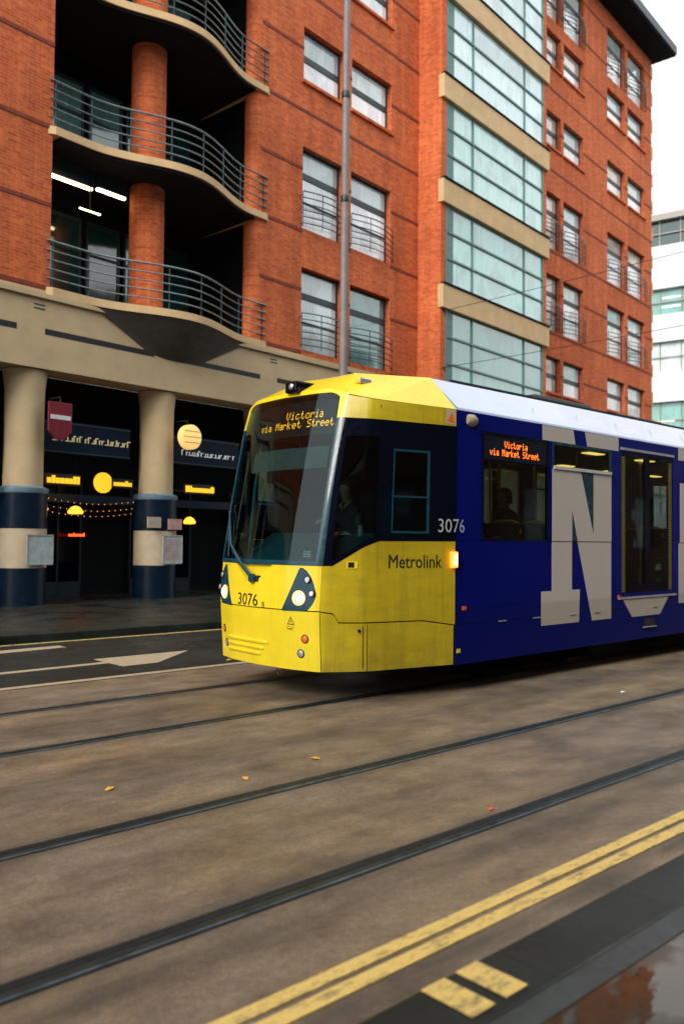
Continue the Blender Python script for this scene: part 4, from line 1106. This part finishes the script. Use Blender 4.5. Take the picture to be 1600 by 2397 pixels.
# arcade: fascia, pillars
b = MB(); b.box(-20, 15.80, -.02, .9, 5.58, 7.398)
b.build('fascia', M['cream'], B)
b = MB(); b.box(-20, 15.80, -.10, .02, 7.20, 7.31); b.box(15.802, 38.7, .0, .9, 0, 5.598); b.build('fascia_cornice', M['cream'], B)
fs = MB()
for k in range(-5, 5):
    xp = .65 + 3.8 * k
    if xp + 3.2 < 15.7: fs.box(xp + .35, xp + 3.45, -.024, .0, 6.38, 6.52)
fs.build('fascia_slot', M['dark'], B)
pil = MB(); 
for k in range(-5, 5):
    xp = .65 + 3.8 * k
    if xp > 15: continue
    xp += .20; pl = MB().lathe([(.45, 2.86), (.44, 4.6), (.45, 5.1), (.50, 5.56)], (xp, .55, 0), 28).build('pillar', M['cream'], B, smooth=True)
    MB().lathe([(.56, .12), (.56, .98)], (xp, .55, 0), 28).build('pillar_base', M['navy'], pl, smooth=True)
    MB().lathe([(.555, .981), (.555, 1.885)], (xp, .55, 0), 28).build('pillar_band', M['tan'], pl, smooth=True)
    MB().lathe([(.56, 1.886), (.56, 2.70)], (xp, .55, 0), 28).build('pillar_band', M['navy'], pl, smooth=True)
    MB().lathe([(.565, 2.701), (.58, 2.74), (.58, 2.82), (.47, 2.859)], (xp, .55, 0), 28).build('pillar_cap', M['steelblue'], pl, smooth=True)
    v_ = MB(); v_.box(xp - .14, xp + .14, -.028, 0, 6.94, 6.97); v_.box(xp - .14, xp + .14, -.028, 0, 7.03, 7.06); v_.build('fascia_vent', M['frame'], B)
# shop fronts behind the arcade
b = MB(); b.box(-20, 15.8, 2.6, 2.8, .12, 5.58); b.build('shop_wall', M['darkwall'], B)
b = MB(); b.box(-20, 15.8, .9, 8, 5.5, 5.579); b.build('arcade_soffit', M['soffit'], B)
for k in range(-3, 5):
    x0 = .65 + 3.8 * k + .78; x1 = x0 + 2.24
    if x1 > 15.8: continue
    sb = box(x0 - .1, x1 + .1, .50, .60, 3.72, 4.50).build('shop_fascia', M['navy'], B)
    tr_ = MB(); tr_.box(x0 - .1, x1 + .1, .485, .499, 4.44, 4.475); tr_.box(x0 - .1, x1 + .1, .485, .499, 3.74, 3.77); tr_.build('trim', M['rail_dark'], sb)
    f0 = MB()
    for x in (x0, x0 + .75, x0 + 1.5, x1 - .05): f0.box(x, x + .05, 2.48, 2.58, .15, 3.1)
    f0.box(x0, x1, 2.48, 2.58, 3.1, 3.16); f0.box(x0, x1, 2.48, 2.58, .12, .5)
    fo = f0.build('shop_window', M['frame'], B); box(x0, x1, 2.54, 2.56, .5, 3.1).build('pane', M['blackgloss'], fo)
box(-20, 15.8, 1.9, 2.0, 2.60, 2.82).build('shop_beam', M['navy_beam'], B)
# unreadable raised lettering rows on the two sign boards
def letters(x0, x1, z, h, mat, y=.47):
    x = x0
    while x < x1:
        wv = h * random.uniform(.28, .7); hh = h * random.choice((.68, .68, .72, 1.0)); t_ = h * .13
        if random.random() < .5: pts = [(x, z), (x + t_, z), (x + t_, z + hh - t_), (x + wv, z + hh - t_), (x + wv, z + hh), (x, z + hh)]
        else: pts = [(x, z), (x + wv, z), (x + wv, z + hh), (x + wv - t_, z + hh), (x + wv - t_, z + t_), (x, z + t_)]
        MB().prism([(a, y, c) for a, c in pts], (0, .02, 0)).build('letter', mat, B)
        x += wv + h * .16
        if random.random() < .12: x += h * .4
letters(1.55, 3.72, 4.02, .15, M['sign_letters'])
letters(5.45, 7.4, 3.98, .15, M['sign_letters_w'])

def w_(x, y, z):                      # facade local -> world
    return Vector((7.28 + x * math.cos(BA) - y * math.sin(BA), 19.0 + x * math.sin(BA) + y * math.cos(BA), z))
def placed(o, x, y, z): o.location = w_(x, y, z); o.rotation_euler = (0, 0, BA); return o
# hanging signs, lamps, posters: things of their own
s0 = placed(empty('hanging_sign', 'maroon projecting shield sign with a white stripe on the left pillar', 'sign'), 1.32, -.2, 4.4)
b = MB(); b.prism([(-.30, -.03, .42), (.30, -.03, .42), (.30, -.03, -.25), (0.1, -.03, -.45), (-.1, -.03, -.45), (-.30, -.03, -.25)], (0, .06, 0)); b.build('board', M['maroon'], s0, bevel=.01)
box(-.26, .26, -.037, -.031, .02, .12).build('stripe', M['white'], s0)
MB().tube([(0, 0, .42), (0, 0, .55), (0, .5, .55)], .018, 6).build('bracket', M['black'], s0)
s1 = placed(empty('globe_sign', 'round pale yellow lit sign on the second pillar', 'sign'), 5.12, -.25, 4.38)
MB().lathe([(.0, -.12), (.27, -.12), (.33, -.09), (.33, .09), (.27, .12), (0, .12)], (0, 0, 0), 32, 'y').build('drum', M['sign_globe'], s1, smooth=True)
g_ = MB()
for z in (-.15, 0, .15): g_.box(-math.sqrt(.33 ** 2 - z * z) * .9, math.sqrt(.33 ** 2 - z * z) * .9, -.126, -.121, z - .012, z + .012)
g_.build('stripe', M['collar'], s1)
MB().tube([(0, .1, .33), (0, .1, .45), (0, .6, .45)], .018, 6).build('bracket', M['black'], s1)
def litsign(x, y, z, w, h, label, mat, round_=False):
    s = placed(empty('lit_sign', label, 'sign', group='small yellow lit signs under the arcade'), x, y, z)
    if round_: MB().lathe([(.0, -.03), (w, -.03), (w, .03), (0, .03)], (0, 0, 0), 28, 'y').build('panel', mat, s)
    else:
        b = MB(); xx = -w / 2
        while xx < w / 2: ww = random.uniform(.05, .10); b.box(xx, xx + ww, -.02, .02, -h / 2, h / 2 * random.choice((.4, 1))); xx += ww + .03
        b.build('letters', mat, s)
        box(-w / 2 - .05, w / 2 + .05, .021, .04, -h / 2 - .05, h / 2 + .05).build('back', M['black'], s)
litsign(1.75, .3, 3.07, .85, .18, 'yellow lit lettering just right of the left pillar', M['sign_yellow'])
litsign(3.05, .6, 3.08, .26, .2, 'round yellow lit sign between the two pillars', M['sign_yellow'], True)
litsign(3.55, .45, 3.08, .55, .13, 'short strip of yellow lit letters beside the round yellow sign', M['sign_yellow'])
litsign(5.95, .3, 3.05, .95, .17, 'yellow lit lettering between the second pillar and the tram', M['sign_yellow'])
litsign(-.35, .3, 3.05, .35, .2, 'yellow lit lettering cut by the left edge of the picture', M['sign_yellow'])
def lamp(x, y, z, r, label):
    s = placed(empty('pendant_lamp', label, 'lamp', group='warm pendant lamps in the bar'), x, y, z)
    MB().lathe([(.04, .12), (r * .6, .08), (r, -.02), (r * .9, -.08), (.0, -.09)], (0, 0, 0), 20).build('shade', M['warm'], s, smooth=True)
    MB().tube([(0, 0, .12), (0, 0, 2.5)], .008, 5).build('cord', M['black'], s)
lamp(1.85, 1.5, 2.42, .20, 'warm orange lamp low behind the left pillar'); lamp(2.85, 1.5, 2.38, .20, 'warm orange lamp in the middle of the first bay')
lamp(6.6, 1.5, 2.2, .18, 'warm orange lamp just left of the tram windshield')
s = placed(empty('string_lights', 'string of tiny warm bulbs sagging across the arcade between the pillars', 'string lights'), 0, .35, 0)
b = MB(); b2 = MB()
for row, zz in enumerate((2.62, 2.45, 2.32)):
    pts = [(1.4 + 2.4 * k / 14, .05 * row, zz - .10 * math.sin(PI * k / 14)) for k in range(15)]
    b.tube(pts, .004, 4)
    for p in pts: b2.lathe([(.0, -.02), (.006, -.014), (.006, 0), (0, .002)], p, 6)
b.build('cable', M['black'], s); b2.build('bulbs', M['warm'], s)
b = MB(); x = 0
while x < .46: b.box(x, x + .035, 0, .01, 0, random.choice((.06, .09))); x += .05
placed(b.build('led_sign', M['led_red'], label='small red lit lettering deep in the dark bar between the pillars', category='sign', group='red lit signs in the bar'), 3.1, 2.2, 1.72)
b = MB(); x = 0
while x < .36: b.box(x, x + .035, 0, .01, 0, random.choice((.04, .06))); x += .05
placed(b.build('led_sign', M['led_red'], label='shorter red lit lettering near the tram, right of the second pillar', category='sign', group='red lit signs in the bar'), 6.2, 2.2, 1.8)
def board(xc, z0, z1, w, label, mat, inner=None, dx=0, bars=True):
    s = placed(empty('poster', label, 'poster'), xc, -.045, 0)
    box(-w / 2, w / 2, 0, .03, z0, z1).build('panel', mat, s)
    if bars:
        f0 = MB(); f0.box(-w / 2 - .02, w / 2 + .02, -.012, .03, z0 - .03, z0 - .001); f0.box(-w / 2 - .02, w / 2 + .02, -.012, .03, z1 + .001, z1 + .03); f0.box(-w / 2 - .02, -w / 2 - .001, -.012, .03, z0 - .03, z1 + .03); f0.box(w / 2 + .001, w / 2 + .02, -.012, .03, z0 - .03, z1 + .03); f0.build('frame', M['silver'], s)
    if inner:
        f0 = MB(); z = z1 - .08
        while z > z0 + .1: f0.box(-w / 2 + .05, w / 2 - .05 - random.random() * .1, -.004, -.0005, z - .03, z); z -= .06
        f0.build('print', inner, s)
    return s
board(.98, 1.08, 1.72, .62, 'blank grey framed menu board on the left pillar', M['poster'])
board(4.78, 1.05, 1.74, .60, 'framed menu with pink and white rows on the second pillar', M['poster'], M['pink'])
board(4.18, 1.96, 2.24, .42, 'small pale poster at the left of the second pillar top band', M['tan'], M['poster'], bars=False)
board(4.85, 1.92, 2.20, .44, 'small pink poster at the right of the second pillar top band', M['pink'], M['tan'], bars=False)
# lit tubes in the balcony recess (first upper floor)
for i, (x0, x1, y, z) in enumerate(((1.35, 2.75, .9, 10.55), (2.9, 3.75, .9, 10.62))):
    s = placed(empty('ceiling_light', ('long' if i == 0 else 'short') + ' bright fluorescent light under the middle balcony', 'light', group='lights under the balcony'), x0, y, z)
    box(0, x1 - x0, -.05, .05, 0, .05).build('tube', M['tube'], s); box(0, x1 - x0, -.09, .09, .051, .50).build('housing', M['frame'], s)
s = placed(empty('ceiling_light', 'thin dim light strip below the bright fluorescent lights', 'light', group='lights under the balcony'), 2.35, .8, 9.95)
box(0, .6, -.02, .02, 0, .025).build('tube', M['tube'], s); box(.28, .31, -.01, .01, .026, 1.1).build('rod', M['black'], s)

# ------------------------------------------------------------------ tall pole on the far pavement and the span wires
s = empty('pole', 'tall grey brown pole rising in front of the brick wall behind the tram', 'pole', (12.98, 14.02, .12))
MB().lathe([(.15, 0), (.15, .3), (.10, .34), (.095, 6), (.075, 16.5)], (0, 0, 0), 20).build('shaft', M['pole'], s, smooth=True)
for z in (9.2, 11.6): MB().lathe([(.09, z), (.10, z + .03), (.10, z + .13), (.09, z + .16)], (0, 0, 0), 20).build('collar', M['frame'], s, smooth=True)
def wire(name, a, c, label, sag=.1):
    s = empty(name, label, 'wire', a, group='overhead span wires')
    a = Vector(a); c = Vector(c)
    MB().tube([(c - a) * (k / 16) - Vector((0, 0, sag * 4 * (k / 16) * (1 - k / 16))) for k in range(17)], .011, 5).build('cable', M['black'], s)
    MB().lathe([(.03, -.05), (.05, 0), (.03, .05)], (0, 0, 0), 10).build('insulator', M['frame'], s)
wire('span_wire', (16.45 + 6.77 - 6.77, 19.9, 9.9) if False else tuple(w_(16.0, -1.05, 9.95)), (34.0, -5.9, 14.6), 'upper thin span wire from the glazed bay across the street', .3)
wire('span_wire', tuple(w_(16.0, -1.05, 7.9)), (34.0, -5.9, 11.4), 'lower thin span wire from the glazed bay just above the tram roof', .3)

# ------------------------------------------------------------------ modern building closing the street, glass tower behind
md = empty('office_building', 'white modern office block with dark and pale ribbon windows at the end of the street', 'building', (80.0, 40.45, 0), R(102.6))
# local x runs along its face (towards +Y world), local -y... face looks back to the camera
MBD = md
bands = [(34.4, 50.3, 'w'), (33.8, 34.4, 'g'), (31.2, 33.8, 'd'), (26.9, 31.2, 'w'), (24.3, 26.9, 'l'), (21.6, 24.3, 'w'), (18.6, 21.6, 'p'), (15.6, 18.6, 'w'), (12.0, 15.6, 'l'), (8.5, 12.0, 'w'), (4.5, 8.5, 'p'), (0, 4.5, 'w')]
for z0, z1, t_ in bands:
    if t_ in 'wg':
        box(-40, 14, -6, 0, z0, z1).build('white_band', M['white'] if t_ == 'w' else M['frame_grey'], MBD)
    else:
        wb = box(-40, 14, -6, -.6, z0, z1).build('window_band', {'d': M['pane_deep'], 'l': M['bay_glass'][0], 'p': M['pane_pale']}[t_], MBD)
        for k in range(27): box(-40 + 2 * k, -39.9 + 2 * k, -.599, -.45, z0, z1).build('mullion', M['frame_grey'], wb)
        box(-40, 14, -.449, -.35, (z0 + z1) / 2 - .05, (z0 + z1) / 2 + .05).build('transom', M['frame_grey'], wb)
        if t_ == 'l':
            for zz in (z0 + .8, z0 + 1.7):
                for k in range(14): box(-38 + 3.6 * k + zz % 1, -36.2 + 3.6 * k + zz % 1, -.58, -.50, zz, zz + .10).build('office_light', M['officelight'], wb)
g = empty('glass_tower', 'pale glass tower rising behind the eaves of the brick building', 'building', (83.0, 46.5, 0), R(102.6))
box(0, 14, -10, 4, 0, 78).build('glass_wall', opaque_pane('tower_glass', (.55, .68, .70)), g)
for k in range(26): box(-.02, 14, 4.001, 4.08, 3 * k, 3 * k + .12).build('floor_line', M['frame_grey'], g)

# ------------------------------------------------------------------ unseen building added on the camera's side for shade and reflections
nb = empty('added_building', 'unseen dark brick block behind the camera, added for shade and reflections', 'building', (0, -6, 0))
b = MB(); hs = []
for k in range(26):
    for l in range(5): hs.append((-38 + 4 * k, -36 + 4 * k, 1.5 + 3.6 * l, 3.7 + 3.6 * l))
xs = []
holes_wall(b, -40, 64, 0, 19, hs, 0, .3)
b.v = [(x, -y, z) for x, y, z in b.v]
b.box(-40, 64, -12, -.9, 0, 19)
b.build('wall', simple('dark_brick', (.16, .10, .07), .85), nb)
box(-40, 64, -.32, -.30, 0, 19).build('glazing', M['pane_teal'], nb)
